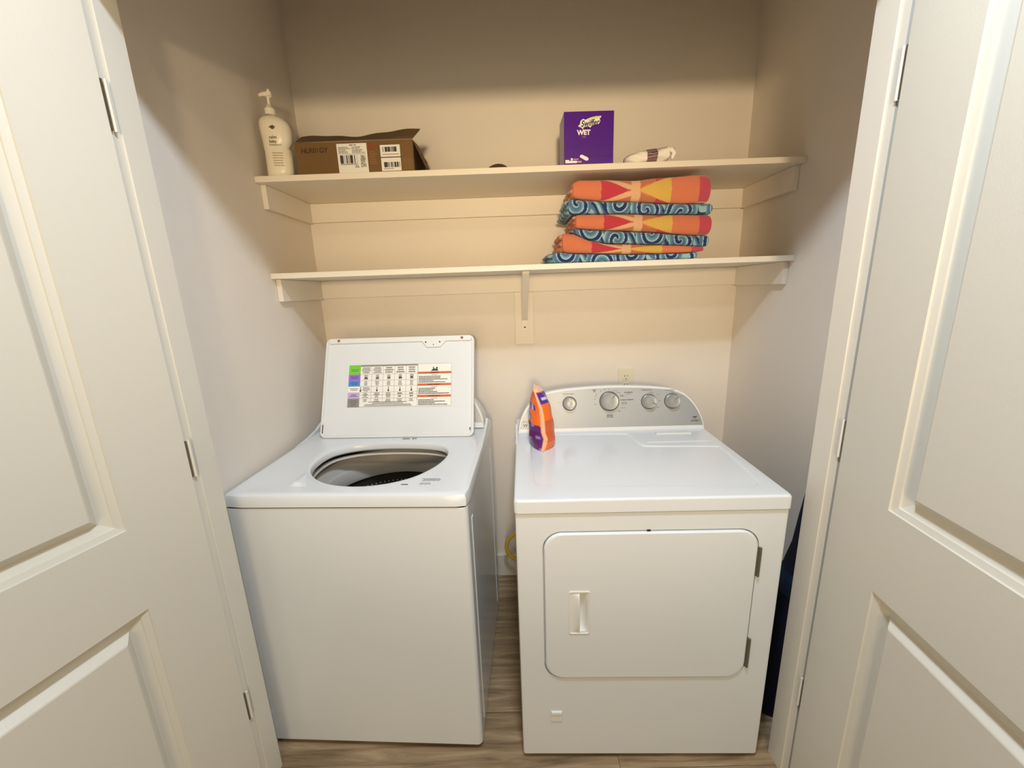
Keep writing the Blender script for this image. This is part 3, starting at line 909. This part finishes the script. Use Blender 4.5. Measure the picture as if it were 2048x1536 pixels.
# ------------------------------------------------------------------ dark navy bag leaning in the gap right of the dryer
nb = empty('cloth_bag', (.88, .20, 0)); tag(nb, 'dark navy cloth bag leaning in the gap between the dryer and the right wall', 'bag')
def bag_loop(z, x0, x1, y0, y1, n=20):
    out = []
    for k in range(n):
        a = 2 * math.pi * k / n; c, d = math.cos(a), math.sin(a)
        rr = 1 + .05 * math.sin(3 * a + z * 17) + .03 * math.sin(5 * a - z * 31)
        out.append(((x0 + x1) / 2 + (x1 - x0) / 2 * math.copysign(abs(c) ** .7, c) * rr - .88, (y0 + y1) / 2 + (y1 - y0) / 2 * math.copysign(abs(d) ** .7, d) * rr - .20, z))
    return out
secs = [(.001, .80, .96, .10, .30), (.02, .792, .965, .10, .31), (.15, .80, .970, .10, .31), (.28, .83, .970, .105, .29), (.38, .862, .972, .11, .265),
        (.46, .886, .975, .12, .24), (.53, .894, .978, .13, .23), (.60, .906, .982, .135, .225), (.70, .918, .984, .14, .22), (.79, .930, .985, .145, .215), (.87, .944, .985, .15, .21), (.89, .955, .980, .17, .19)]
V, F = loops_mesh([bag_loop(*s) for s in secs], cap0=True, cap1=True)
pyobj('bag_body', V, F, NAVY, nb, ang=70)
V, F = loops_mesh([bag_loop(z, a - .004, b + .004, c - .004, d + .004) for z, a, b, c, d in ((.43, .878, .974, .117, .247), (.46, .886, .975, .12, .24), (.505, .895, .977, .126, .234))])
pyobj('teal_strap', V, F, TEAL, nb, ang=70)

# ------------------------------------------------------------------ pump bottle on the upper shelf
bt = empty('pump_bottle', (-.757, .535, S1 + .0005)); tag(bt, 'cream pump bottle with a leaf mark beside the carton on the upper shelf', 'bottle')
prof = [(0, -.006, .034), (.004, -.003, .042), (.02, -.001, .0445), (.06, .001, .0450), (.084, .000, .0435), (.092, -.003, .0415), (.100, -.001, .0445), (.108, .002, .0470), (.130, .002, .0490), (.155, .000, .0495), (.170, -.003, .0465), (.181, -.007, .0390), (.188, -.008, .028), (.191, -.008, .017), (.194, -.008, .015)]
loops = []
for h, dx, r_ in prof:
    loops.append([(dx - .002 + r_ * math.cos(2 * math.pi * k / 36), r_ * .66 * math.sin(2 * math.pi * k / 36), h) for k in range(36)])
V, F = loops_mesh(loops, cap0=True, cap1=True)
body = pyobj('bottle_body', V, F, BOTTLE, bt, ang=60)
pk = lathe('pump_collar', [(.016, .193), (.0165, .196), (.0160, .212), (.011, .216), (.0075, .224), (.0045, .226), (.0045, .250), (.0001, .250)], BOTTLE, bt, n=24, c=(-.010, 0, 0))
V, F = tube_pts([(-.002, -.004, .252), (-.010, 0, .256), (-.022, -.010, .253), (-.030, -.018, .246)], [.008, .0085, .006, .0042], 10)
ph = pyobj('pump_head', V, F, BOTTLE, bt, ang=60)
lathe('pump_button', [(.009, .250), (.0098, .256), (.0088, .262), (.0045, .264), (.0032, .270), (.0001, .271)], BOTTLE, ph, n=20, c=(-.006, -.001, 0))
BI = mat('bottle_print', srgb(92, 78, 48), .6); BG = mat('bottle_print_pale', srgb(190, 176, 146), .6)
def btm(x, z, off=.0): 
    yy = -.66 * math.sqrt(max(0, .047 ** 2 - x * x)) - .0030 - off
    return facing((x, yy, z), 0, math.atan2(x * .66, .045))
pts = [(-.016, .002), (-.008, .003), (-.004, .008), (0, .005), (.003, .010), (.006, .004), (.012, .004), (.008, -.001), (.005, -.006), (-.003, -.007), (-.008, -.002)]
mm = btm(.006, .147)
pyobj('leaf_mark', [mm @ Vector((a * .8, b * .8, 0)) for a, b in pts], [tuple(range(len(pts)))], BI, body, smooth=False, recalc=False)
text_mesh('lettering', 'calm', .0135, BI, body, btm(.003, .118), align='CENTER')
text_mesh('lettering', 'baby', .0125, BI, body, btm(.001, .1055), align='CENTER')
text_mesh('lettering', 'moisturizer', .0085, BI, body, btm(.008, .0955), align='CENTER')
R_ = []
rb = random.Random(5)
for k in range(6):
    s = -.016
    while s < .014:
        l = rb.uniform(.003, .008); R_.append((s, min(s + l, .016), .070 - k * .0075, .0715 - k * .0075 + .001, 0, 0)); s += l + .0015
print_quads('fine_print', R_, btm(.010, 0.0), [BG], body)

# ------------------------------------------------------------------ cardboard carton
ct = empty('cardboard_carton', (-.495, .512, S1 + .0005)); tag(ct, 'brown cardboard carton with shipping labels and its top flap lifted', 'carton')
CX0, CX1, CHt, CD = -.198, .196, .101, .24
T_ = .004
boxes('carton_body', [(CX0, CX1, 0, T_, 0, CHt), (CX0, CX1, CD - T_, CD, 0, CHt), (CX0, CX0 + T_, T_, CD - T_, 0, CHt), (CX1 - T_, CX1, T_, CD - T_, 0, CHt), (CX0 + T_, CX1 - T_, T_, CD - T_, 0, T_)], CARD, ct, r=.0012)
def flap(name, grid, th=.003, m=CARDD):
    """wavy sheet with thickness from a grid of points"""
    R, C = len(grid), len(grid[0]); V, F = [], []
    for s in (0, 1):
        for r_ in grid:
            for p in r_: V.append((p[0], p[1], p[2] + s * th))
    o = R * C
    for i in range(R - 1):
        for j in range(C - 1):
            a = i * C + j
            F += [(a, a + 1, a + C + 1, a + C), (o + a, o + a + C, o + a + C + 1, o + a + 1)]
    rim_ = [j for j in range(C)] + [i * C + C - 1 for i in range(1, R)] + [(R - 1) * C + j for j in range(C - 2, -1, -1)] + [i * C for i in range(R - 2, 0, -1)]
    for a, b in zip(rim_, rim_[1:] + rim_[:1]): F.append((a, b, o + b, o + a))
    return pyobj(name, V, F, m, ct, ang=50)
NXf = 28
g = []
for j in range(5):
    t = j / 4; row_ = []
    for i in range(NXf + 1):
        s = i / NXf; x = CX0 + .004 + (CX1 - CX0 - .004) * s + t * .018 * s
        lift = .032 + .0025 * math.sin(s * 9) - .005 * math.exp(-((s - .42) / .18) ** 2) + .012 * s ** 2
        row_.append((x, .001 + t * .050, CHt + .0006 + t * lift + .0015 * t * math.sin(s * 23)))
    g.append(row_)
flap('top_flap', g)
g = [[(CX1 + .002 + t * .034 + .004 * math.sin(s * 5), .004 + s * .20, CHt - .006 - t * .078 - .012 * s * t) for s in [k / 8 for k in range(9)]] for t in [k / 4 for k in range(5)]]
flap('end_flap', g, .003, mat('carton_inner', srgb(120, 86, 66), .7))
g = [[(CX0 + .006 + (CX1 - CX0 - .012) * s, CD - .004 - t * .05, CHt + .001 + t * .010) for s in [k / 8 for k in range(9)]] for t in [k / 3 for k in range(4)]]
flap('rear_flap', g)
FM = Matrix.Translation((0, -.0003, 0)) @ Matrix.Rotation(math.pi / 2, 4, 'X')
CI = mat('carton_ink', srgb(66, 42, 26), .7)
text_mesh('lettering', 'HLR01GY', .0215, CI, ct, FM @ Matrix.Translation((-.133, .076, .0004)), bold=.0003)
# shipping label
R_ = [(-.058, .042, .0008, .094, 0, 0)]
rb = random.Random(11)
def bars(x0, x1, y0, y1, mi=1, fill=.6, lay=1):
    x = x0
    while x < x1:
        l = rb.uniform(.0006, .0028)
        if rb.random() < fill: R_.append((x, min(x + l, x1), y0, y1, mi, lay))
        x += l
def lines(x0, x1, y0, y1, n, mi=2, lay=1):
    for k in range(n):
        zz = y1 - (y1 - y0) * (k + .5) / n; h = (y1 - y0) / n * .28; s = x0
        e = x0 + (x1 - x0) * rb.uniform(.55, 1)
        while s < e:
            l = rb.uniform(.003, .009); R_.append((s, min(s + l, e), zz - h, zz + h, mi, lay)); s += l + .0012
bars(-.015, .008, .088, .0905, 1, .8); lines(-.053, -.012, .064, .085, 5); lines(-.008, .036, .064, .085, 5, 2)
bars(-.050, .010, .034, .059, 1, .62); R_.append((-.053, .038, .0615, .0623, 1, 1)); lines(-.050, .012, .029, .034, 1)
# dense block of print at the right of the label
for k in range(14):
    bars(.018, .036, .022 + k * .0026, .0238 + k * .0026, 1, .72)
lines(-.002, .012, .020, .028, 2, 1)
lm = print_quads('shipping_label', R_, FM, [STICK, INK, INKL], ct)
RED = mat('label_red', srgb(190, 90, 84), .6)
R_ = [(.086, .152, .050, .086, 0, 0), (.086, .152, .007, .047, 0, 0)]
bars(.092, .142, .065, .080, 1, .66); R_.append((.092, .148, .0565, .0585, 3, 1)); bars(.094, .148, .018, .034, 1, .6); lines(.094, .148, .012, .016, 1, 2)
R_.append((.080, .158, .0475, .0493, 1, 1))
print_quads('barcode_label', R_, FM, [STICK, INK, INKL, RED], ct)
R_ = []
lines(.046, .082, .074, .092, 3, 0, 0); lines(.050, .080, .028, .070, 7, 1, 0)
print_quads('carton_stamp', R_, FM, [mat('carton_red', srgb(146, 60, 40), .7), mat('carton_red_pale', srgb(158, 96, 60), .7)], ct)
tape = print_quads('painted_tape_glint', [(.158, .190, .004, .096, 0, 0)], FM, [mat('tape_glint_paint', srgb(126, 94, 53), .12, coat=1.0)], ct)  # lighter glossy patch paints the glint on the taped end

# ------------------------------------------------------------------ purple box of wet cloths
pb = empty('cloth_box', (.283, .502, S1 + .0005), math.radians(1.0)); tag(pb, 'purple box of wet mopping cloths on the upper shelf', 'box')
box('box_body', -.082, .082, 0, .105, 0, .1595, PURPLE, pb, r=.0016)
bl = box('front_tray', -.0815, .0815, -.0024, .0008, .001, .026, PURPLE, pb, r=.001)
FM = Matrix.Translation((0, -.0004, 0)) @ Matrix.Rotation(math.pi / 2, 4, 'X')
sw = [(-.036, .116), (-.030, .121), (-.028, .131), (-.020, .137), (-.012, .134), (.004, .140), (.022, .1435), (.040, .144), (.038, .139), (.034, .137), (.037, .130), (.032, .121), (.022, .120), (.010, .117), (.004, .111), (-.002, .115), (-.012, .114), (-.018, .112), (-.020, .105), (-.024, .111), (-.030, .113)]
lg = pyobj('logo', [FM @ Vector((a, b, .0003)) for a, b in sw], [tuple(range(len(sw)))], WHITE, pb, smooth=False, recalc=False)
sw2 = [(-.012, .1325), (.006, .1385), (.022, .142), (.037, .1428), (.034, .139), (.020, .137), (.006, .1335)]
pyobj('logo_wing', [FM @ Vector((a, b, .0006)) for a, b in sw2], [tuple(range(len(sw2)))], YELLOWP, lg, smooth=False, recalc=False)
text_mesh('lettering', 'Swiffer', .0250, mat('logo_ink', srgb(40, 34, 40), .5), lg, FM @ Matrix.Translation((.002, .1235, .0009)) @ Matrix.Rotation(math.radians(5), 4, 'Z'), shear=.35, bold=.0005, wx=.86)
text_mesh('lettering', 'WET', .0200, WHITE, pb, FM @ Matrix.Translation((-.017, .0965, .0004)), bold=.0009)
text_mesh('lettering', 'cloths', .0055, mat('pale_lilac', srgb(196, 160, 214), .5), pb, FM @ Matrix.Translation((-.016, .084, .0004)))
pad = [(-.030, .028), (-.024, .031), (-.004, .022), (-.001, .017), (-.003, .013), (-.010, .012), (-.030, .023)]
pyobj('pad_picture', [FM @ Vector((a, b, .0032)) for a, b in pad], [tuple(range(len(pad)))], WHITE, bl, smooth=False, recalc=False)
R_ = [(-.078, -.066, .006, .016, 0, 0), (-.066, -.040, .006, .013, 0, 0), (-.060, -.054, .014, .021, 0, 0), (-.052, -.034, .016, .019, 1, 0), (-.040, -.024, .007, .012, 1, 0)]
print_quads('count_print', R_, FM @ Matrix.Translation((0, 0, .0028)), [WHITE, mat('print_pink', srgb(220, 150, 160), .5)], bl)

# ------------------------------------------------------------------ white cloth bundle with a banded middle
cb = empty('cloth_bundle', (.488, .530, S1 + .0005), math.radians(-4)); tag(cb, 'white rolled cloth bundle with a mauve striped band, beside the purple box', 'cloth')
def bundle(s0, s1, n, infl=0.0):
    loops = []
    for i in range(n + 1):
        s = s0 + (s1 - s0) * i / n
        e = max(.12, 1 - abs(s) ** 5) ** .5
        h = (.022 + .004 * s) * e + infl; wd = .036 * e + infl
        zc = .0215 + .004 * s + .012 * max(0, s - .3)
        L = []
        for k in range(28):
            a = 2 * math.pi * k / 28
            rr = 1 + .06 * math.sin(4 * a + 5 * s) + .04 * math.sin(7 * a - 9 * s) * (0 if infl else 1)
            L.append((s * .079, wd * math.cos(a) * rr, max(.0004, zc + h * math.sin(a) * rr)))
        loops.append(L)
    return loops_mesh(loops, cap0=True, cap1=True)
V, F = bundle(-1, 1, 30); pyobj('cloth_roll', V, F, CLOTHW, cb, ang=60)
V, F = bundle(-.12, .30, 8, .0012); pyobj('paper_band', V, F, BAND, cb, ang=60)
V, F = tube_pts([(.058, -.026, .040), (.070, -.034, .034), (.076, -.034, .022), (.070, -.030, .008)], [.006, .0085, .0075, .005], 10)
pyobj('loose_corner', V, F, CLOTHW, cb, ang=60)
for zz, dy in ((.012, -.0345), (.020, -.0385), (.028, -.0375)):
    V, F = tube_pts([(-.009, dy, zz - .001), (.006, dy - .0012, zz), (.023, dy - .0005, zz + .002)], .0013, 6)
    pyobj('band_stripe', V, F, mat('band_dark', srgb(84, 52, 62), .7), cb)

# ------------------------------------------------------------------ small brown thing lying further back
V, F = [], []
lo = []
for i in range(8):
    q = i / 7 * math.pi / 2
    lo.append([(.048 * math.cos(q) * math.cos(2 * math.pi * k / 24) * (1 + .06 * math.sin(3 * k)), .034 * math.cos(q) * math.sin(2 * math.pi * k / 24), .0005 + .0405 * math.sin(q)) for k in range(24)])
V, F = loops_mesh(lo, cap0=True)
bw = pyobj('small_pouch', V, F, BROWN, None, ang=60); bw.location = (-.020, .600, S1)
tag(bw, 'small dark brown rounded object peeking over the upper shelf edge', 'pouch')

# ------------------------------------------------------------------ folded towels
def interp(L, x):
    if x <= L[0][0]: return L[0][1]
    for a, b in zip(L, L[1:]):
        if x <= b[0]: return a[1] + (b[1] - a[1]) * (x - a[0]) / (b[0] - a[0])
    return L[-1][1]
B = [
 [(.235, 1.789), (.255, 1.796), (.344, 1.794), (.448, 1.788), (.506, 1.792), (.58, 1.795), (.639, 1.798), (.683, 1.796), (.70, 1.789)],
 [(.235, 1.738), (.265, 1.733), (.345, 1.724), (.435, 1.719), (.525, 1.711), (.615, 1.707), (.69, 1.707), (.71, 1.708)],
 [(.22, 1.686), (.286, 1.686), (.376, 1.683), (.437, 1.681), (.527, 1.676), (.617, 1.675), (.71, 1.670)],
 [(.235, 1.640), (.317, 1.632), (.408, 1.626), (.499, 1.620), (.576, 1.612), (.652, 1.604), (.707, 1.603)],
 [(.20, 1.628), (.238, 1.622), (.287, 1.600), (.348, 1.587), (.44, 1.582), (.532, 1.577), (.624, 1.570), (.701, 1.564)],
 [(.16, 1.563), (.192, 1.562), (.226, 1.557), (.318, 1.553), (.41, 1.548), (.534, 1.545), (.626, 1.545), (.683, 1.548)],
 [(.15, S2 + .0008), (.72, S2 + .0008)]]
XE = [(.232, .698), (.219, .711), (.243, .709), (.236, .704), (.196, .686), (.163, .664)]
OR, RE, YE, PE, PK, OD = srgb(228, 130, 92), srgb(204, 60, 76), srgb(230, 188, 90), srgb(236, 186, 142), srgb(204, 76, 100), srgb(204, 120, 86)
def pat_orange(u, v):
    """u 0..1 along the towel, v -1..1 across the front fold"""
    n = .0012 * math.sin(v * 9 + u * 15)
    u += n
    if u < .205: return OR
    # curved ribs crossing at the middle
    c = .45
    if u < c:
        t = (c - u) / (c - .205)
        tri = .82 * max(0, t - .18) ** 1.0 / .82
        d1 = abs(abs(v) - (.10 + .95 * t ** 1.15))
        if abs(v) < tri and u < .375: return RE
        if d1 < .16 or abs(v) < .10 + .95 * t ** 1.15 - .05 and u < .40: return PE if d1 < .20 else RE
        if u > .425: return PE
        return OD
    if u < .487: return PE
    if u < .712:
        t = (u - .487) / .225
        if abs(v) < .06 + .80 * t: return YE
        if abs(v) < .14 + .95 * t and u < .60: return OD if u > .55 else OR
        if u > .60: return RE if v < 0 or u < .70 else OR
        return OD
    if u < .915: return OR
    if abs(v) > .75: return PE
    return PK
NV, MB, TQ, PA, AQ = srgb(22, 50, 112), srgb(84, 124, 166), srgb(110, 164, 190), srgb(176, 218, 230), srgb(156, 206, 214)
def pat_blue(seed):
    r = random.Random(seed)
    C = [(.08 + .24 * k + r.uniform(-.03, .03), r.uniform(-.020, .020), r.choice((-1, 1)), r.random(), r.uniform(.036, .050)) for k in range(5)]
    def f(u, v, W, H):
        x, yv = u * W, v * H * .5
        best = None
        for cu, cv, sg_, ph_, rad in C:
            dx, dy = x - cu * W, yv - cv
            d = math.hypot(dx, dy)
            if best is None or d - rad < best[0]: best = (d - rad, d, math.atan2(dy, dx), sg_, ph_, rad)
        _, d, a, sg_, ph_, rad = best
        if d < rad * 1.2:
            q = (d / .0340 + sg_ * a / (2 * math.pi) + ph_) % 1.0
            if q < .10: return PA
            if q < .44: return NV
            if q < .54: return PA
            return MB if q < .84 else TQ
        q = (x * 16 + yv * 22 + .35 * math.sin(x * 60)) % 1.0
        return NV if q < .34 else PA if q < .42 else AQ if q < .74 else MB
    return f
TOWEL = mat_attr('towel_terry', 0.95, bump=0.9, bscale=700, sheen=0.25)
names = ['orange and yellow patterned beach towel, top of the folded stack',
         'blue swirl beach towel, second from the top of the folded stack',
         'orange and yellow patterned beach towel in the middle of the folded stack',
         'blue swirl beach towel between the middle and lowest orange towels',
         'orange and yellow patterned beach towel just above the bottom blue one',
         'blue swirl beach towel at the bottom of the stack on the lower shelf']
for ti in range(6):
    x0, x1 = XE[ti]; Wd = x1 - x0
    tw = empty('beach_towel', ((x0 + x1) / 2, SY + .012, interp(B[ti + 1], (x0 + x1) / 2)))
    tag(tw, names[ti], 'towel', 'folded beach towels on the lower shelf')
    ox, oy, oz = tw.location
    blue = ti % 2 == 1
    pf = pat_blue(20 + ti) if blue else None
    rr = random.Random(50 + ti)
    NXt, NF, DEP = 230, 44, .235
    yf = SY + .014 + (0, .004, .002, .006, .003, .0)[ti]
    V, colr = [], []
    for i in range(NXt + 1):
        s = i / NXt; x = x0 + Wd * s
        zt, zb_ = interp(B[ti], x) - .0012, interp(B[ti + 1], x) + .0012
        if zt - zb_ < .012: zt = zb_ + .012
        e = min(1, (s * Wd) / .010 + .02, ((1 - s) * Wd) / .010 + .02)
        e = math.sqrt(max(0, 1 - (1 - min(1, e)) ** 2)) * .30 + .70
        zc, hh_ = (zt + zb_) / 2, (zt - zb_) / 2 * e
        hh_ = max(hh_, .004)
        yo = .004 * math.sin(s * 7 + ti) + .002 * math.sin(s * 19 + 2 * ti)
        # cross-section: half-round front fold, flat top and bottom, half-round back
        for k in range(NF + 1):
            a = -math.pi / 2 + math.pi * k / NF
            fy = abs(math.cos(a)) ** .8
            V.append((x - ox, yf + yo + (1 - fy) * min(.022, hh_ * .9) - oy, zc + hh_ * math.sin(a) - oz))
            v = math.sin(a)
            if blue: colr.append(pf(s, a / (math.pi / 2), Wd, (zt - zb_) * 1.3))
            else: colr.append(pat_orange(s, a / (math.pi / 2)))
        for k in range(7):
            a = math.pi / 2 - math.pi * k / 6
            yb = yf + DEP + .02 * math.cos(a)
            V.append((x - ox, yb - oy, zc + hh_ * math.sin(a) - oz))
            colr.append(colr[-1])
    m_ = NF + 1 + 7
    F = []
    for i in range(NXt):
        for k in range(m_):
            a, b = i * m_ + k, i * m_ + (k + 1) % m_
            F.append((a, b, b + m_, a + m_))
    F.append(tuple(range(m_))); F.append(tuple(range(NXt * m_ + m_ - 1, NXt * m_ - 1, -1)))
    o = pyobj('towel_front', V, F, TOWEL, tw, ang=70)
    at = o.data.color_attributes.new('pattern', 'FLOAT_COLOR', 'POINT')
    for i, c in enumerate(colr): at.data[i].color = c
    # folded layers showing at the left end
    zt, zb_ = interp(B[ti], x0 + .01) - .002, interp(B[ti + 1], x0 + .01) + .002
    if zt - zb_ < .014: zt = zb_ + .014
    nl = 3 if zt - zb_ > .035 else 2
    for k in range(nl):
        za, zb2 = zb_ + (zt - zb_) * k / nl + .0006, zb_ + (zt - zb_) * (k + 1) / nl - .0006
        ext = (.010, .016, .006)[(k + ti) % 3] + (.020 if ti == 5 else .008 if ti in (1, 4) else 0)
        lo, cc = [], []
        hz = (za - zb2) / -2
        for i in range(15):
            s = i / 14; yv = yf + .016 + s * (.20 - .02 * k) - oy
            L = []
            e = .35 + .65 * math.sqrt(max(0, 1 - (1 - min(1, s * 7)) ** 2))
            for j in range(14):
                a = 2 * math.pi * j / 14
                wob = .0025 * math.sin(s * 21 + k * 2 + ti)
                L.append((x0 - ox + .010 - (ext + wob) * e * (.5 - .5 * math.cos(a)) + .004 * math.cos(a), yv, (za + zb2) / 2 - oz + hz * math.sin(a) * e))
                if blue: cc.append((NV, MB, TQ, PA)[(i * 3 + j // 3 + k) % 4])
                else: cc.append((OR, OD, OR, PE)[(i // 2 + j // 4 + k) % 4])
            lo.append(L)
        VV, FF = loops_mesh(lo, cap0=True, cap1=True)
        fo_ = pyobj('fold_layer', VV, FF, TOWEL, tw, ang=70)
        at = fo_.data.color_attributes.new('pattern', 'FLOAT_COLOR', 'POINT')
        for i, c in enumerate(cc): at.data[i].color = c

# ------------------------------------------------------------------ orange and purple refill pouch on the dryer
pc = empty('refill_pouch', (.100, .370, DZT - .0034)); tag(pc, 'orange and purple stand-up pouch on the left rear of the dryer top', 'pouch')
PO, POD, PP, PV, PW, PS, PKh = srgb(238, 112, 30), srgb(206, 92, 44), srgb(92, 18, 104), srgb(74, 44, 150), srgb(214, 205, 214), srgb(250, 190, 150), srgb(232, 196, 170)
NH, NS = 72, 36
Ht = .247
POUCH = mat_attr('pouch_film', .28, bump=.35, bscale=38, coat=.4)
def tab(L, t):
    for a, b in zip(L, L[1:]):
        if t <= b[0]: return a[1] + (b[1] - a[1]) * (t - a[0]) / (b[0] - a[0])
    return L[-1][1]
def pouch_at(t):
    """S near seam, L left bulge, K far seam, R right bulge at height t 0..1"""
    S = Vector((tab([(0, .100), (.08, .107), (.17, .113), (.26, .104), (.49, .102), (.60, .097), (.67, .091), (.78, .083), (.90, .075), (1, .079)], t), .322 + .030 * t ** 1.3))
    K = Vector((.098 - .010 * t, .462 - .030 * t))
    Lb_ = Vector((tab([(0, .068), (.06, .062), (.15, .057), (.5, .058), (.7, .065), (.85, .073), (1, .082)], t), .385))
    Rb_ = Vector((tab([(0, .142), (.05, .149), (.12, .150), (.4, .143), (.6, .133), (.75, .121), (.9, .104), (1, .092)], t), .385))
    return S, Lb_, K, Rb_, 1.0
V, colr, F = [], [], []
for i in range(NH + 1):
    t = i / NH
    S, Lb_, K, Rb_, fat = pouch_at(t)
    z = Ht * t - (.022 * (t ** 6))
    for side, Bp in ((0, Lb_), (1, Rb_)):
        for k in range(NS):
            s = k / NS
            A_, C_ = (S, K) if side == 0 else (K, S)
            mid = (A_ + C_) / 2; ctl = mid + (Bp - mid) * 2
            p = (1 - s) ** 2 * A_ + 2 * s * (1 - s) * ctl + s * s * C_
            ss = s if side == 0 else 1 - s           # 0 at the near seam
            wr = .0014 * math.sin(ss * 17 + t * 21) * math.sin(math.pi * ss) * (.4 + t)
            tip = .020 * (ss - .25) * t ** 8
            V.append((p.x - .100 + wr, p.y - .370, z - tip + .0006))
            edge = ss < .035
            if t > .86: c = PKh if ss < .5 else PS
            elif edge: c = PS
            elif side == 0:
                if t < .34 + .10 * ss: c = PP if (int(ss * 9) * 7 + int(t * 30) * 3) % 11 else srgb(160, 120, 176)
                elif ((ss - .52) / .16) ** 2 + ((t - .46) / .075) ** 2 < 1: c = PW if ((ss - .5) / .07) ** 2 + ((t - .46) / .035) ** 2 > 1 else srgb(120, 110, 120)
                elif ((ss - .52) / .2) ** 2 + ((t - .47) / .1) ** 2 < 1: c = PV
                elif abs(t - .62 - .10 * (ss - .3)) < .045 and ss > .15: c = PV if (int(ss * 14) % 3) else srgb(190, 160, 210)
                else: c = PO
            else:
                if t > .66 and t < .84 and ss < .55: c = PV if not (abs(t - .74) < .02 and .12 < ss < .35) else srgb(210, 200, 230)
                elif t < .12: c = PO
                elif t < .42: c = POD
                else: c = PO
            colr.append(c)
m_ = 2 * NS
for i in range(NH):
    for k in range(m_):
        a, b = i * m_ + k, i * m_ + (k + 1) % m_
        F.append((a, b, b + m_, a + m_))
F.append(tuple(range(m_))[::-1]); F.append(tuple(range(NH * m_, (NH + 1) * m_)))
o = pyobj('pouch_film', V, F, POUCH, pc, ang=80)
at = o.data.color_attributes.new('pattern', 'FLOAT_COLOR', 'POINT')
for i, c in enumerate(colr): at.data[i].color = c
# heat-sealed seam along the near edge and the base
SEAM = mat('pouch_seam', srgb(250, 190, 150), .4)
path = []
for i in range(0, NH + 1, 2):
    t = i / NH; S = pouch_at(t)[0]
    path.append((S.x - .100, S.y - .370 - .001, Ht * t - .022 * t ** 6 + .002 + .006 * t ** 8))
tube('seam', path, .0022, SEAM, pc, n=8)
S, Lb_, K, Rb_, fat = pouch_at(0)
path = []
for k in range(13):
    s = k / 12
    ctl = (S + K) / 2 + (Rb_ - (S + K) / 2) * 1.9
    p = (1 - s) ** 2 * S + 2 * s * (1 - s) * ctl + s * s * K
    path.append((p.x - .100, p.y - .370, .0024))
tube('base_seam', path, .0016, SEAM, pc, n=6)
